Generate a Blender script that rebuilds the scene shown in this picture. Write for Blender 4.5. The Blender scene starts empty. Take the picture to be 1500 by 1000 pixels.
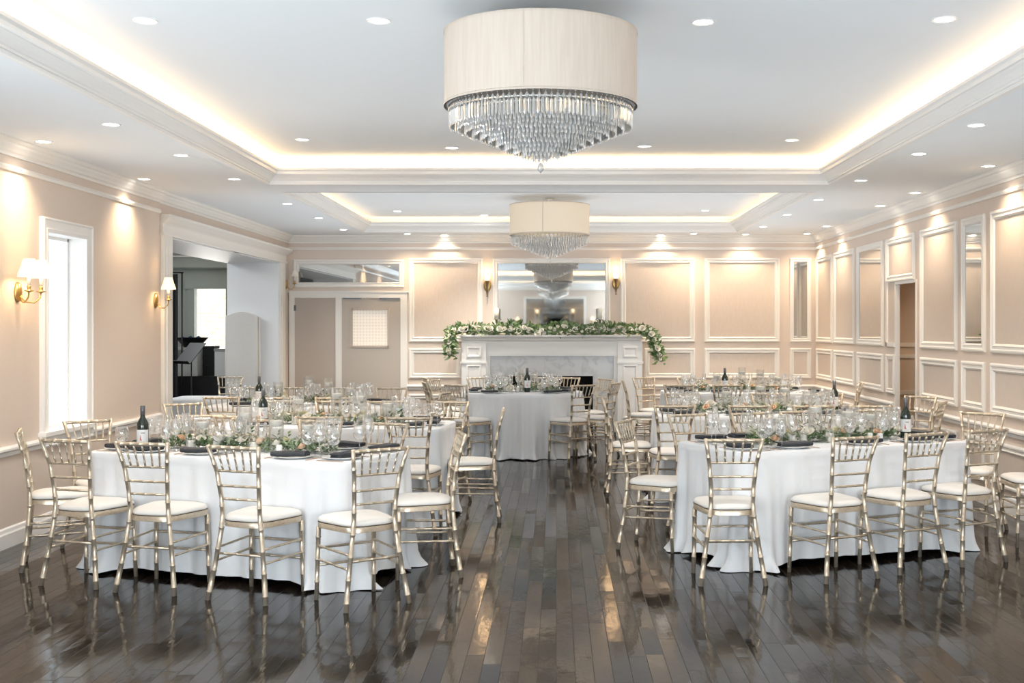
import bpy, math, random
from mathutils import Vector, Matrix
random.seed(7)
PI = math.pi
scene = bpy.context.scene
COL = scene.collection

# ------------------------------------------------------------------ materials
MATS = {}
def mat(name, col=(.8,.8,.8), rough=.5, metal=0., emit=None, estr=0., **kw):
    m = bpy.data.materials.new(name); m.use_nodes = True
    b = m.node_tree.nodes['Principled BSDF']
    b.inputs['Base Color'].default_value = (*col, 1)
    b.inputs['Roughness'].default_value = rough
    b.inputs['Metallic'].default_value = metal
    if emit:
        b.inputs['Emission Color'].default_value = (*emit, 1)
        b.inputs['Emission Strength'].default_value = estr
    for k, v in kw.items():
        b.inputs[k].default_value = v
    MATS[name] = m
    return m
def N(m, t, **kw):
    n = m.node_tree.nodes.new(t)
    for k, v in kw.items(): setattr(n, k, v)
    return n
def L(m, a, b): m.node_tree.links.new(a, b)
def noise_bump(m, scale, strength, dist=.01, coords='Object', stretch=None, detail=3):
    b = m.node_tree.nodes['Principled BSDF']
    tc = N(m, 'ShaderNodeTexCoord'); nz = N(m, 'ShaderNodeTexNoise'); bp = N(m, 'ShaderNodeBump')
    nz.inputs['Scale'].default_value = scale; nz.inputs['Detail'].default_value = detail
    bp.inputs['Strength'].default_value = strength; bp.inputs['Distance'].default_value = dist
    src = tc.outputs[coords]
    if stretch:
        mp = N(m, 'ShaderNodeMapping'); mp.inputs['Scale'].default_value = stretch
        L(m, src, mp.inputs['Vector']); src = mp.outputs['Vector']
    L(m, src, nz.inputs['Vector']); L(m, nz.outputs['Fac'], bp.inputs['Height']); L(m, bp.outputs['Normal'], b.inputs['Normal'])
    return nz
def noise_color(m, nz, c0, c1, lo=.35, hi=.65):
    b = m.node_tree.nodes['Principled BSDF']
    r = N(m, 'ShaderNodeValToRGB')
    r.color_ramp.elements[0].color = (*c0, 1); r.color_ramp.elements[1].color = (*c1, 1)
    r.color_ramp.elements[0].position = lo; r.color_ramp.elements[1].position = hi
    L(m, nz.outputs['Fac'], r.inputs['Fac']); L(m, r.outputs['Color'], b.inputs['Base Color'])

m_wall = mat('beige wall paint', (.69,.56,.46), .7)
noise_color(m_wall, noise_bump(m_wall, 60, .05, .002), (.705,.59,.50), (.725,.61,.515))
m_wallpanel = mat('beige panel paper', (.66,.54,.45), .75)
noise_color(m_wallpanel, noise_bump(m_wallpanel, 180, .08, .002, stretch=(1,1,.08)), (.65,.545,.46), (.695,.59,.50))
m_ceil = mat('ceiling paint', (.86,.885,.90), .85)
noise_bump(m_ceil, 25, .03, .002)
m_trim = mat('white trim paint', (.87,.85,.82), .45)
noise_bump(m_trim, 40, .02, .002)
m_warmtrim = mat('cream trim paint', (.86,.82,.76), .45)
noise_bump(m_warmtrim, 40, .02, .002)
m_door = mat('greige door paint', (.47,.41,.35), .5); noise_bump(m_door, 30, .03, .002)
m_gold = mat('champagne chair lacquer', (.60,.51,.39), .30, .65)
noise_color(m_gold, noise_bump(m_gold, 45, .10, .002), (.56,.465,.345), (.64,.545,.42))
m_cush = mat('ivory vinyl', (.80,.765,.715), .42); noise_bump(m_cush, 30, .08, .004)
m_cloth = mat('white linen', (.80,.815,.83), .85)
m_cloth.node_tree.nodes['Principled BSDF'].inputs['Sheen Weight'].default_value = .15
noise_bump(m_cloth, 7, .2, .02)
m_black = mat('black napkin cloth', (.016,.02,.027), .6); noise_bump(m_black, 200, .15, .002)
m_plate = mat('white china', (.87,.86,.84), .15)
m_cutlery = mat('rose gold cutlery', (.72,.48,.33), .25, 1.)
m_brass = mat('aged brass', (.55,.36,.13), .28, 1.); noise_bump(m_brass, 60, .05, .002)
m_bronze = mat('dark bronze', (.16,.10,.05), .35, .9)
m_silver = mat('polished silver', (.78,.77,.74), .15, 1.)
m_green = mat('dark green leaves', (.05,.13,.035), .5)
noise_color(m_green, noise_bump(m_green, 9, .05), (.04,.10,.022), (.20,.29,.10))
m_eucal = mat('pale green leaves', (.20,.30,.17), .6)
noise_color(m_eucal, noise_bump(m_eucal, 9, .05), (.13,.22,.10), (.33,.40,.26))
m_white_fl = mat('white petals', (.86,.82,.72), .6); noise_bump(m_white_fl, 60, .1)
m_peach_fl = mat('peach petals', (.86,.60,.40), .6); noise_bump(m_peach_fl, 60, .1)
m_yel_fl = mat('pale yellow petals', (.86,.80,.52), .6); noise_bump(m_yel_fl, 60, .1)
m_wax = mat('ivory wax', (.92,.88,.78), .5)
m_bottle = mat('dark bottle glass', (.012,.02,.012), .06)
m_label = mat('paper wine label', (.80,.79,.77), .7)
m_red = mat('faded red print', (.62,.18,.16), .7)
m_cap = mat('grey foil', (.13,.13,.14), .35, .6)
m_shadefab = mat('linen lamp shade', (.60,.52,.44), .9)
noise_color(m_shadefab, noise_bump(m_shadefab, 70, .15, .002, stretch=(1,1,.06)), (.585,.50,.42), (.625,.545,.46))
m_litshade = mat('lit cream shade', (.9,.8,.62), .8, emit=(1,.76,.45), estr=.6)
m_bulbshade = mat('lit glass shade', (.95,.85,.65), .4, emit=(1,.68,.34), estr=2.2)
m_offshade = mat('unlit cream shade', (.84,.80,.72), .8)
m_lens = mat('downlight lens', (1,1,1), .5, emit=(1,.95,.88), estr=14)
m_led = mat('warm led strip', (1,1,1), .5, emit=(1,.72,.42), estr=6)
m_mirror = mat('mirror glass', (.55,.57,.575), .02, 1.)
m_blackmetal = mat('black metal', (.012,.012,.012), .45, .4)
m_blackcloth = mat('black drape', (.012,.012,.014), .9)
noise_bump(m_blackcloth, 8, .3, .03, stretch=(6,6,.4))
m_grey = mat('grey appliance metal', (.45,.45,.44), .35, .5)
m_whiteplastic = mat('white plastic', (.8,.8,.78), .4)
m_blue = mat('blue packets', (.03,.10,.25), .5)
m_wood = mat('woven basket wood', (.35,.20,.10), .6)
m_soot = mat('soot black', (.008,.008,.008), .9)

def glassmat(name, tint=(1,1,1), rough=.02, edge=.35, refl=(1,1,1), top=.95):
    """thin clear glass: transparent with a fresnel reflection, greyer at grazing angles"""
    m = bpy.data.materials.new(name); m.use_nodes = True
    nt = m.node_tree; nt.nodes.clear()
    out = N(m, 'ShaderNodeOutputMaterial'); mix = N(m, 'ShaderNodeMixShader')
    tr = N(m, 'ShaderNodeBsdfTransparent'); gl = N(m, 'ShaderNodeBsdfGlossy'); lw = N(m, 'ShaderNodeLayerWeight')
    lw.inputs['Blend'].default_value = edge
    ramp = N(m, 'ShaderNodeValToRGB')
    ramp.color_ramp.elements[0].color = (.08,.08,.08,1); ramp.color_ramp.elements[1].color = (top,top,top,1)
    ramp.color_ramp.elements[0].position = .05
    tr.inputs['Color'].default_value = (*tint, 1); gl.inputs['Color'].default_value = (*refl, 1); gl.inputs['Roughness'].default_value = rough
    L(m, lw.outputs['Facing'], ramp.inputs['Fac']); L(m, ramp.outputs['Color'], mix.inputs['Fac'])
    L(m, tr.outputs[0], mix.inputs[1]); L(m, gl.outputs[0], mix.inputs[2]); L(m, mix.outputs[0], out.inputs['Surface'])
    MATS[name] = m
    return m
m_glass = glassmat('clear glass', (.985,.988,.988), .03, .32)
m_pane = glassmat('window glass', (.97,.985,.98), .0, .15, top=.25)
m_water = glassmat('water', (.985,.99,.988), .01, .12, top=.4)
m_crystal = bpy.data.materials.new('cut crystal'); m_crystal.use_nodes = True
_b = m_crystal.node_tree.nodes['Principled BSDF']
_b.inputs['Base Color'].default_value = (.95,.94,.91,1); _b.inputs['Roughness'].default_value = .06
_b.inputs['Transmission Weight'].default_value = .72; _b.inputs['IOR'].default_value = 1.52
_b.inputs['Specular IOR Level'].default_value = .8

m_shadewarm = mat('warm glow linen shade', (.62,.54,.44), .9, emit=(1,.78,.5), estr=.16); noise_bump(m_shadewarm, 70, .15, .002, stretch=(1,1,.06))  # emission puts a warm glow into the far shade; no lamp inside
# marble
m_marble = mat('pale grey marble', (.7,.7,.68), .25)
_nz = noise_bump(m_marble, 5, .0, .001, detail=9); _nz.inputs['Distortion'].default_value = 1.8
noise_color(m_marble, _nz, (.60,.60,.585), (.42,.43,.425), .48, .72)
# brick seen through the far window, its sunlight put in as emission
m_brick = mat('glowing brick', (.8,.72,.62), .9, emit=(1,.93,.83), estr=.42)
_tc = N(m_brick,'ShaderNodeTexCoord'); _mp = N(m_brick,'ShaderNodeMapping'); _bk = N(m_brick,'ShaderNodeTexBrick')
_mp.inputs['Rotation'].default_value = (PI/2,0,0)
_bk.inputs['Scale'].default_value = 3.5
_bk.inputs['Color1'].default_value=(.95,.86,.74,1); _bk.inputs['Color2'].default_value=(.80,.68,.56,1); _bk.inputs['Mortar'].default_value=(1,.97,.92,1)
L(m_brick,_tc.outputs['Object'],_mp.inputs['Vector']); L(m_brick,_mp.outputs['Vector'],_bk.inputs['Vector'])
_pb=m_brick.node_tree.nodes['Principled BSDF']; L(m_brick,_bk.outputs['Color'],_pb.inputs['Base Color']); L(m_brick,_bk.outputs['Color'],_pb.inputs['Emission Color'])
# wicker
m_wicker = mat('white woven wicker', (.84,.80,.75), .7)
_tc = N(m_wicker,'ShaderNodeTexCoord'); _mp = N(m_wicker,'ShaderNodeMapping'); _bk = N(m_wicker,'ShaderNodeTexBrick'); _bp=N(m_wicker,'ShaderNodeBump')
_mp.inputs['Rotation'].default_value = (PI/2,0,0); _bk.inputs['Scale'].default_value = 24
_bk.inputs['Color1'].default_value=(.93,.90,.86,1); _bk.inputs['Color2'].default_value=(.90,.87,.82,1); _bk.inputs['Mortar'].default_value=(.76,.71,.65,1)
_bk.inputs['Mortar Size'].default_value=.03
L(m_wicker,_tc.outputs['Object'],_mp.inputs['Vector']); L(m_wicker,_mp.outputs['Vector'],_bk.inputs['Vector'])
_pb=m_wicker.node_tree.nodes['Principled BSDF']; L(m_wicker,_bk.outputs['Color'],_pb.inputs['Base Color'])
L(m_wicker,_bk.outputs['Fac'],_bp.inputs['Height']); _bp.invert=True; _bp.inputs['Distance'].default_value=.0015; L(m_wicker,_bp.outputs['Normal'],_pb.inputs['Normal'])
# patterned door glass, with a glow put into it by emission
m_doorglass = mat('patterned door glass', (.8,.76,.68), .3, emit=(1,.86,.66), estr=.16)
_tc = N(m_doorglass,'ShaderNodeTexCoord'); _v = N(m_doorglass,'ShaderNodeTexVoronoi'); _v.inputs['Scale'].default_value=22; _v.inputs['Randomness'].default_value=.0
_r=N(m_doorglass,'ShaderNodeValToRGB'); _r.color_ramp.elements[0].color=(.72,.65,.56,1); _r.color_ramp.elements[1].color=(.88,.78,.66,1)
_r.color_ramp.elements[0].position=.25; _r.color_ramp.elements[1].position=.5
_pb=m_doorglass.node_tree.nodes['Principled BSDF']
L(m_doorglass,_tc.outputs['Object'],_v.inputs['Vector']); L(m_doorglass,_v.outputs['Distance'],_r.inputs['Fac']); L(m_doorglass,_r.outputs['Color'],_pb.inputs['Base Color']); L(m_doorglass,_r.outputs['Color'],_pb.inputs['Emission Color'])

# dark glossy plank floor; every plank a little different in tone and tilt
def floor_material():
    m = bpy.data.materials.new('dark stained plank floor'); m.use_nodes = True
    b = m.node_tree.nodes['Principled BSDF']
    geo = N(m,'ShaderNodeNewGeometry'); sep = N(m,'ShaderNodeSeparateXYZ'); L(m, geo.outputs['Position'], sep.inputs[0])
    def mth(op, a, c=None):
        n = N(m,'ShaderNodeMath'); n.operation = op
        for i, v in enumerate((a, c)):
            if v is None: continue
            if isinstance(v, (int, float)): n.inputs[i].default_value = v
            else: L(m, v, n.inputs[i])
        return n.outputs[0]
    W, LEN = .086, 1.15
    xs = mth('DIVIDE', sep.outputs['X'], W)
    ix = mth('FLOOR', xs); fx = mth('FRACT', xs)
    wn = N(m,'ShaderNodeTexWhiteNoise'); wn.noise_dimensions = '1D'; L(m, ix, wn.inputs['W'])
    ys = mth('ADD', mth('DIVIDE', sep.outputs['Y'], LEN), mth('MULTIPLY', wn.outputs['Value'], 7.3))
    iy = mth('FLOOR', ys); fy = mth('FRACT', ys)
    cmb = N(m,'ShaderNodeCombineXYZ'); L(m, ix, cmb.inputs[0]); L(m, iy, cmb.inputs[1])
    w2 = N(m,'ShaderNodeTexWhiteNoise'); w2.noise_dimensions = '3D'; L(m, cmb.outputs[0], w2.inputs['Vector'])
    # colour
    mp = N(m,'ShaderNodeMapping'); mp.inputs['Scale'].default_value = (38, 2.2, 1); L(m, geo.outputs['Position'], mp.inputs['Vector'])
    va = N(m,'ShaderNodeVectorMath'); va.operation='ADD'; L(m, mp.outputs[0], va.inputs[0])
    vs = N(m,'ShaderNodeVectorMath'); vs.operation='SCALE'; vs.inputs['Scale'].default_value = 40; L(m, w2.outputs['Color'], vs.inputs[0]); L(m, vs.outputs[0], va.inputs[1])
    gr = N(m,'ShaderNodeTexNoise'); gr.inputs['Scale'].default_value = 1.; gr.inputs['Detail'].default_value = 6; L(m, va.outputs[0], gr.inputs['Vector'])
    cr = N(m,'ShaderNodeValToRGB'); cr.color_ramp.elements[0].color=(.003,.0027,.0025,1); cr.color_ramp.elements[1].color=(.026,.018,.013,1)
    cr.color_ramp.elements[0].position=.05; cr.color_ramp.elements[1].position=1
    mixv = mth('ADD', mth('MULTIPLY', w2.outputs['Value'], .6), mth('MULTIPLY', gr.outputs['Fac'], .45))
    L(m, mixv, cr.inputs['Fac'])
    # gaps
    gx = mth('LESS_THAN', mth('MINIMUM', fx, mth('SUBTRACT', 1., fx)), .018)
    gy = mth('LESS_THAN', mth('MINIMUM', fy, mth('SUBTRACT', 1., fy)), .002)
    gap = mth('MAXIMUM', gx, gy)
    mc = N(m,'ShaderNodeMix'); mc.data_type='RGBA'; L(m, gap, mc.inputs['Factor']); L(m, cr.outputs['Color'], mc.inputs['A']); mc.inputs['B'].default_value=(.004,.003,.003,1)
    L(m, mc.outputs['Result'], b.inputs['Base Color'])
    # roughness
    sm = N(m,'ShaderNodeTexNoise'); sm.inputs['Scale'].default_value = 1.6; sm.inputs['Detail'].default_value = 5; L(m, geo.outputs['Position'], sm.inputs['Vector'])
    ro = mth('ADD', mth('ADD', mth('MULTIPLY', sm.outputs['Fac'], .10), mth('MULTIPLY', w2.outputs['Value'], .05)), .01)
    L(m, mth('ADD', ro, mth('MULTIPLY', gap, .3)), b.inputs['Roughness'])
    # tilt per plank + undulation
    sub = N(m,'ShaderNodeVectorMath'); sub.operation='SUBTRACT'; L(m, w2.outputs['Color'], sub.inputs[0]); sub.inputs[1].default_value=(.5,.5,.5)
    mul = N(m,'ShaderNodeVectorMath'); mul.operation='MULTIPLY'; L(m, sub.outputs[0], mul.inputs[0]); mul.inputs[1].default_value=(.035,.045,0)
    bp = N(m,'ShaderNodeBump'); bp.inputs['Strength'].default_value=.35; bp.inputs['Distance'].default_value=.004
    mp2 = N(m,'ShaderNodeMapping'); mp2.inputs['Scale'].default_value=(16,5,1); L(m, geo.outputs['Position'], mp2.inputs['Vector'])
    n2 = N(m,'ShaderNodeTexNoise'); n2.inputs['Scale'].default_value=1.; n2.inputs['Detail'].default_value=4; L(m, mp2.outputs[0], n2.inputs['Vector'])
    hh = mth('ADD', n2.outputs['Fac'], mth('MULTIPLY', gr.outputs['Fac'], .25))
    L(m, mth('SUBTRACT', hh, mth('MULTIPLY', gap, .6)), bp.inputs['Height'])
    add = N(m,'ShaderNodeVectorMath'); add.operation='ADD'; L(m, bp.outputs['Normal'], add.inputs[0]); L(m, mul.outputs[0], add.inputs[1])
    nrm = N(m,'ShaderNodeVectorMath'); nrm.operation='NORMALIZE'; L(m, add.outputs[0], nrm.inputs[0]); L(m, nrm.outputs[0], b.inputs['Normal'])
    b.inputs['Specular IOR Level'].default_value = .26
    b.inputs['IOR'].default_value = 1.33
    return m
m_floor = floor_material()

# ------------------------------------------------------------------ mesh builder
class MB:
    def __init__(s): s.v=[]; s.f=[]
    def add(s, verts, faces):
        o=len(s.v); s.v += [tuple(p) for p in verts]; s.f += [tuple(i+o for i in f) for f in faces]; return s
    def box(s, x0,x1,y0,y1,z0,z1):
        if x0>x1: x0,x1=x1,x0
        if y0>y1: y0,y1=y1,y0
        if z0>z1: z0,z1=z1,z0
        v=[(x0,y0,z0),(x1,y0,z0),(x1,y1,z0),(x0,y1,z0),(x0,y0,z1),(x1,y0,z1),(x1,y1,z1),(x0,y1,z1)]
        return s.add(v,[(3,2,1,0),(4,5,6,7),(0,1,5,4),(1,2,6,5),(2,3,7,6),(3,0,4,7)])
    def loops(s, rings, closed=True, cap0=False, cap1=False):
        n=len(rings[0]); v=[p for r in rings for p in r]; f=[]
        for i in range(len(rings)-1):
            for j in range(n if closed else n-1):
                k=(j+1)%n
                f.append((i*n+j, i*n+k, (i+1)*n+k, (i+1)*n+j))
        if cap0: f.append(tuple(reversed(range(n))))
        if cap1: f.append(tuple((len(rings)-1)*n+j for j in range(n)))
        return s.add(v,f)
    def lathe(s, prof, n=24, c=(0,0,0), cap0=True, cap1=True):
        rings=[[(c[0]+r*math.cos(2*PI*j/n), c[1]+r*math.sin(2*PI*j/n), c[2]+z) for j in range(n)] for r,z in prof]
        return s.loops(rings, True, cap0 and prof[0][0]>1e-5, cap1 and prof[-1][0]>1e-5)
    def tube(s, samples, n=8):
        """samples: list of (Vector, radius)"""
        rings=[]; P=[Vector(p) for p,_ in samples]
        ref=None
        for i,(p,r) in enumerate(samples):
            a=P[max(0,i-1)]; b=P[min(len(P)-1,i+1)]; t=(b-a).normalized()
            if ref is None:
                ref = Vector((0,0,1)) if abs(t.z)<.8 else Vector((1,0,0))
            x=(ref-t*ref.dot(t)).normalized(); y=t.cross(x); ref=x
            rings.append([tuple(P[i]+(x*math.cos(2*PI*j/n)+y*math.sin(2*PI*j/n))*r) for j in range(n)])
        return s.loops(rings, True, True, True)
    def build(s, name, m, parent=None, smooth=False, loc=None, angle=None):
        me=bpy.data.meshes.new(name); me.from_pydata(s.v,[],s.f); me.update()
        if m: me.materials.append(m)
        if smooth:
            for p in me.polygons: p.use_smooth=True
            if angle: me.set_sharp_from_angle(angle=math.radians(angle))
        o=bpy.data.objects.new(name,me); COL.objects.link(o)
        if parent: o.parent=parent
        if loc: o.location=loc
        return o
def recalc(o):
    import bmesh
    bm=bmesh.new(); bm.from_mesh(o.data); bmesh.ops.recalc_face_normals(bm, faces=bm.faces); bm.to_mesh(o.data); bm.free(); return o
def tag(o, label, cat, group=None, kind=None):
    o['label']=label; o['category']=cat
    if group: o['group']=group
    if kind: o['kind']=kind
    return o
def thing(name, label, cat, loc=(0,0,0), rz=0, group=None):
    o=bpy.data.objects.new(name,None); COL.objects.link(o); o.location=loc; o.rotation_euler=(0,0,rz); o.empty_display_size=.05
    return tag(o,label,cat,group)
def struct(o, label=None, cat=None):
    o['kind']='structure'
    if label: o['label']=label; o['category']=cat or 'trim'
    return o
def copy_tree(o, parent=None):
    c=o.copy(); COL.objects.link(c)
    if parent: c.parent=parent
    for ch in list(o.children): copy_tree(ch,c)
    return c

# ------------------------------------------------------------------ camera (photo treated as 1500 x 1000)
F, PX, PY, EYE = 1750., 815., 478., 1.58
cam=bpy.data.cameras.new('camera'); co=bpy.data.objects.new('camera',cam); COL.objects.link(co)
cam.sensor_width=36; cam.lens=F/1500*36; cam.shift_x=(750-PX)/1500; cam.shift_y=(PY-500)/1500
co.location=(0,0,EYE); co.rotation_euler=(PI/2,0,0); scene.camera=co; cam.clip_end=200
def onceil(px,py,z):
    y=(z-EYE)*F/(PY-py); return ((px-PX)*y/F, y)

# ------------------------------------------------------------------ room dimensions
XR, XL, XLF, YB, YF = 3.82, -3.93, -3.95, 17.6, -5.2
ZL, ZC1, ZC2 = 2.92, 3.17, 3.13
JOG=11.82
OP0, OP1, OPZ, OPX = 12.19, 16.98, 2.49, -4.667
W0, W1, WZ0, WZ1 = 9.19, 9.95, .76, 2.31      # left window opening
D0, D1, DZ = 12.68, 13.42, 2.05               # right wall doorway
S = (YB)/F                                     # metres per photo pixel on the back wall
def bx(px): return (px-PX)*S
def bz(py): return EYE-(py-PY)*S

# floor
o=MB().box(-4.1,5.4,YF-.3,10.4,-.1,0).box(-9.5,5.4,10.4,21.5,-.1,0).build('floor',m_floor); struct(o,'dark glossy plank floor running away from the camera','floor')

# walls
w=MB()
w.box(-4.10,XL,YF,W0,0,3.3).box(-4.10,XL,W1,JOG,0,3.3).box(-4.10,XL,W0,W1,0,WZ0).box(-4.10,XL,W0,W1,WZ1,3.3)
struct(w.build('wall_left',m_wall),'beige left wall with a narrow window','wall')
w=MB()
w.box(OPX,XLF,JOG,OP0,0,3.3).box(OPX,XLF,OP1,YB+.2,0,3.3).box(OPX,XLF,OP0,OP1,OPZ,3.3)
struct(w.build('wall_left_far',m_wall),'beige left wall around the wide cased opening','wall')
# white lining of the opening
w=MB().box(OPX-.01,XLF+.002,OP1-.012,OP1-.001,0,OPZ).box(OPX-.01,XLF+.002,OP0+.001,OP0+.012,0,OPZ).box(OPX-.01,XLF+.002,OP0+.001,OP1-.001,OPZ-.012,OPZ-.001)
m_jamb=mat('cool white jamb paint',(.93,.94,.95),.5); noise_bump(m_jamb,40,.02,.002)
struct(w.build('trim_opening_lining',m_jamb),'white jamb lining of the wide opening','trim')
w=MB().box(-4.7,XR+.3,YB,YB+.2,0,3.3)
struct(w.build('wall_back',m_wall),'beige panelled back wall behind the fireplace','wall')
w=MB().box(XR,XR+.035,YF,D0,0,3.3).box(XR,XR+.035,D1,YB,0,3.3).box(XR,XR+.035,D0,D1,DZ,3.3)
struct(w.build('wall_right',m_wall),'beige panelled right wall with a narrow doorway','wall')
# wall behind the camera, with two windows
FW=[(-3.75,-2.3),(1.95,3.55)]
w=MB(); z0,z1=.7,2.5
w.box(-4.1,XR+.12,YF-.2,YF,0,z0).box(-4.1,XR+.12,YF-.2,YF,z1,3.3).box(-4.1,FW[0][0],YF-.2,YF,z0,z1).box(FW[0][1],FW[1][0],YF-.2,YF,z0,z1).box(FW[1][1],XR+.12,YF-.2,YF,z0,z1)
struct(w.build('wall_front',m_wall),'beige wall behind the camera with two windows','wall')
for i,(a,b) in enumerate(FW):
    g=MB().box(a-.09,b+.09,YF,YF+.04,z1,z1+.1).box(a-.09,b+.09,YF,YF+.06,z0-.06,z0).box(a-.09,a,YF,YF+.04,z0,z1).box(b,b+.09,YF,YF+.04,z0,z1)
    g.box((a+b)/2-.02,(a+b)/2+.02,YF-.12,YF-.08,z0,z1).box(a,b,YF-.12,YF-.08,1.78,1.82)
    struct(g.build('window_%d'%(i+2),m_trim),'white framed window behind the camera','window')
# corridor behind the right doorway
w=MB().box(4.75,4.85,11.2,14.9,0,2.6).box(XR+.035,4.85,14.8,14.9,0,2.6).box(XR+.035,4.85,11.2,11.3,0,2.6).box(XR+.035,4.85,11.2,14.9,2.6,2.7)
struct(w.build('wall_corridor',m_wall),'beige corridor wall seen through the right doorway','wall')
w=MB()
for z,h in ((1.33,.05),(1.19,.045),(.74,.05),(.0,.12)): w.box(4.725,4.75,11.3,14.8,z,z+h).box(XR+.04,4.725,14.775,14.8,z,z+h)
for y in (12.0,13.0,13.9): pass
struct(w.build('trim_corridor',m_trim),'white rails on the corridor wall','trim')

# ceilings with two coffers in view and one behind
COF=[(-2.71,2.57,.55,11.27,ZC1),(-2.73,2.57,11.96,16.99,ZC2),(-2.71,2.57,-4.6,-.15,ZC1)]
w=MB(); x0,x1=-4.10,XR+.12
prev=YF-.2
for (a,b,c,d,zc) in sorted(COF,key=lambda t:t[2]):
    w.box(x0,x1,prev,c,ZL,ZL+.06)
    w.box(x0,a,c,d,ZL,ZL+.06).box(b,x1,c,d,ZL,ZL+.06)
    prev=d
w.box(x0,x1,prev,YB+.2,ZL,ZL+.06).box(-4.75,-4.1,JOG,YB+.2,ZL,ZL+.06)
struct(w.build('ceiling',m_ceil),'white lower ceiling around the coffers','ceiling')
def rect_loop(a,b,c,d,o,z): return [(a+o,c+o,z),(b-o,c+o,z),(b-o,d-o,z),(a+o,d-o,z)]
COVE=-.26
prof=[(-.03,-.003),(.004,-.003),(.004,.018),(.016,.018),(.016,.032),(.024,.036),(.034,.05),(.052,.066),(.07,.078),(.078,.092),(.078,.104),(.094,.108),(.112,.122),(.112,.142),(.096,.142),(.096,.085),(0,.085),(COVE,.085)]
for i,(a,b,c,d,zc) in enumerate(COF):
    g=MB().loops([rect_loop(a,b,c,d,o,ZL+z) for o,z in prof])
    struct(g.build('trim_cove_%d'%(i+1),m_trim),['white stepped crown around the near ceiling coffer','white stepped crown around the far ceiling coffer','white crown around the coffer behind the camera'][i],'trim')
    g=MB().loops([rect_loop(a,b,c,d,COVE,ZL+.06),rect_loop(a,b,c,d,COVE,zc)],cap1=False)
    g.box(a+COVE-.05,b-COVE+.05,c+COVE-.05,d-COVE+.05,zc,zc+.05)
    struct(g.build('ceiling_coffer_%d'%(i+1),m_ceil),['raised ceiling of the near coffer','raised ceiling of the far coffer','raised ceiling of the coffer behind the camera'][i],'ceiling')
    # led strip lying in the trough
    e=MB(); zz=ZL+.088
    e.box(a-.06,a-.045,c,d,zz,zz+.008).box(b+.045,b+.06,c,d,zz,zz+.008).box(a,b,d+.045,d+.06,zz,zz+.008).box(a,b,c-.06,c-.045,zz,zz+.008)
    so=e.build('light_strip',m_led); tag(so,['warm LED strip hidden in the cove of the near coffer','warm LED strip in the cove of the far coffer','warm LED strip in the cove behind the camera'][i],'light strip')
def area(name,loc,rot,sx,sy,power,col,spread=None):
    l=bpy.data.lights.new(name,'AREA'); l.shape='RECTANGLE'; l.size=sx; l.size_y=sy; l.energy=power; l.color=col
    if spread: l.spread=spread
    o=bpy.data.objects.new(name,l); COL.objects.link(o); o.location=loc; o.rotation_euler=rot; return o
WARM=(1,.62,.30)
for i,(a,b,c,d,zc) in enumerate(COF):
    pw=[2.2,.5,2.2][i]    # watts per metre
    z=ZL+.115
    area('cove lamp',(a-.10,(c+d)/2,z),(PI,0,0),.06,d-c,pw*(d-c),WARM)
    area('cove lamp',(b+.10,(c+d)/2,z),(PI,0,0),.06,d-c,pw*(d-c),WARM)
    area('cove lamp',((a+b)/2,d+.10,z),(PI,0,0),b-a,.06,pw*(b-a),WARM)
    area('cove lamp',((a+b)/2,c-.10,z),(PI,0,0),b-a,.06,pw*(b-a),WARM)

# ------------------------------------------------------------------ wall trim helpers
def wframe(axis, pos, sgn, u0,u1,z0,z1, prof, name, m, parent=None):
    """rectangular moulding on a wall. axis 'x': wall plane x=pos, u is y; axis 'y': plane y=pos, u is x. prof: (inset, proud)"""
    g=MB(); rings=[]
    for o_,h in prof:
        r=[(u0+o_,z0+o_),(u1-o_,z0+o_),(u1-o_,z1-o_),(u0+o_,z1-o_)]
        rings.append([((pos+sgn*h,u,z) if axis=='x' else (u,pos+sgn*h,z)) for u,z in r])
    g.loops(rings); return recalc(g.build(name,m,parent))
PROF=[(0,0),(0,.018),(.012,.026),(.026,.026),(.034,.016),(.052,.016),(.060,.022),(.072,.014),(.080,.0)]
PROFN=[(0,0),(0,.016),(.010,.022),(.022,.022),(.028,.013),(.042,.013),(.048,.018),(.056,.011),(.062,.0)]
tcount=[0]
def trim_obj(o, label):
    tcount[0]+=1; o.name='trim_%d'%tcount[0]; struct(o,label,'trim'); return o
def rail(axis,pos,sgn,u0,u1,z,prof,label,m=None):
    """horizontal moulding; prof list of (proud, dz)"""
    g=MB(); rings=[]
    for u in (u0,u1):
        rings.append([((pos+sgn*h,u,z+dz) if axis=='x' else (u,pos+sgn*h,z+dz)) for h,dz in prof])
    g.loops(rings,False); n=len(prof)
    g.f.append(tuple(range(n))); g.f.append(tuple(range(n,2*n))[::-1])
    return trim_obj(recalc(g.build('trim',m or m_trim)),label)
CROWN=[(0,-.115),(.012,-.115),(.014,-.095),(.03,-.085),(.04,-.07),(.058,-.05),(.064,-.035),(.08,-.028),(.092,-.012),(.092,0),(0,0)]
PRAIL=[(0,-.02),(.016,-.02),(.026,0),(.016,.014),(.012,.02),(0,.02)]
CRAIL=[(0,-.035),(.018,-.035),(.022,-.01),(.038,.005),(.038,.02),(.024,.035),(0,.035)]
BASE=[(0,0),(.022,0),(.022,.10),(.016,.112),(.012,.135),(0,.145)]
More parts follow.
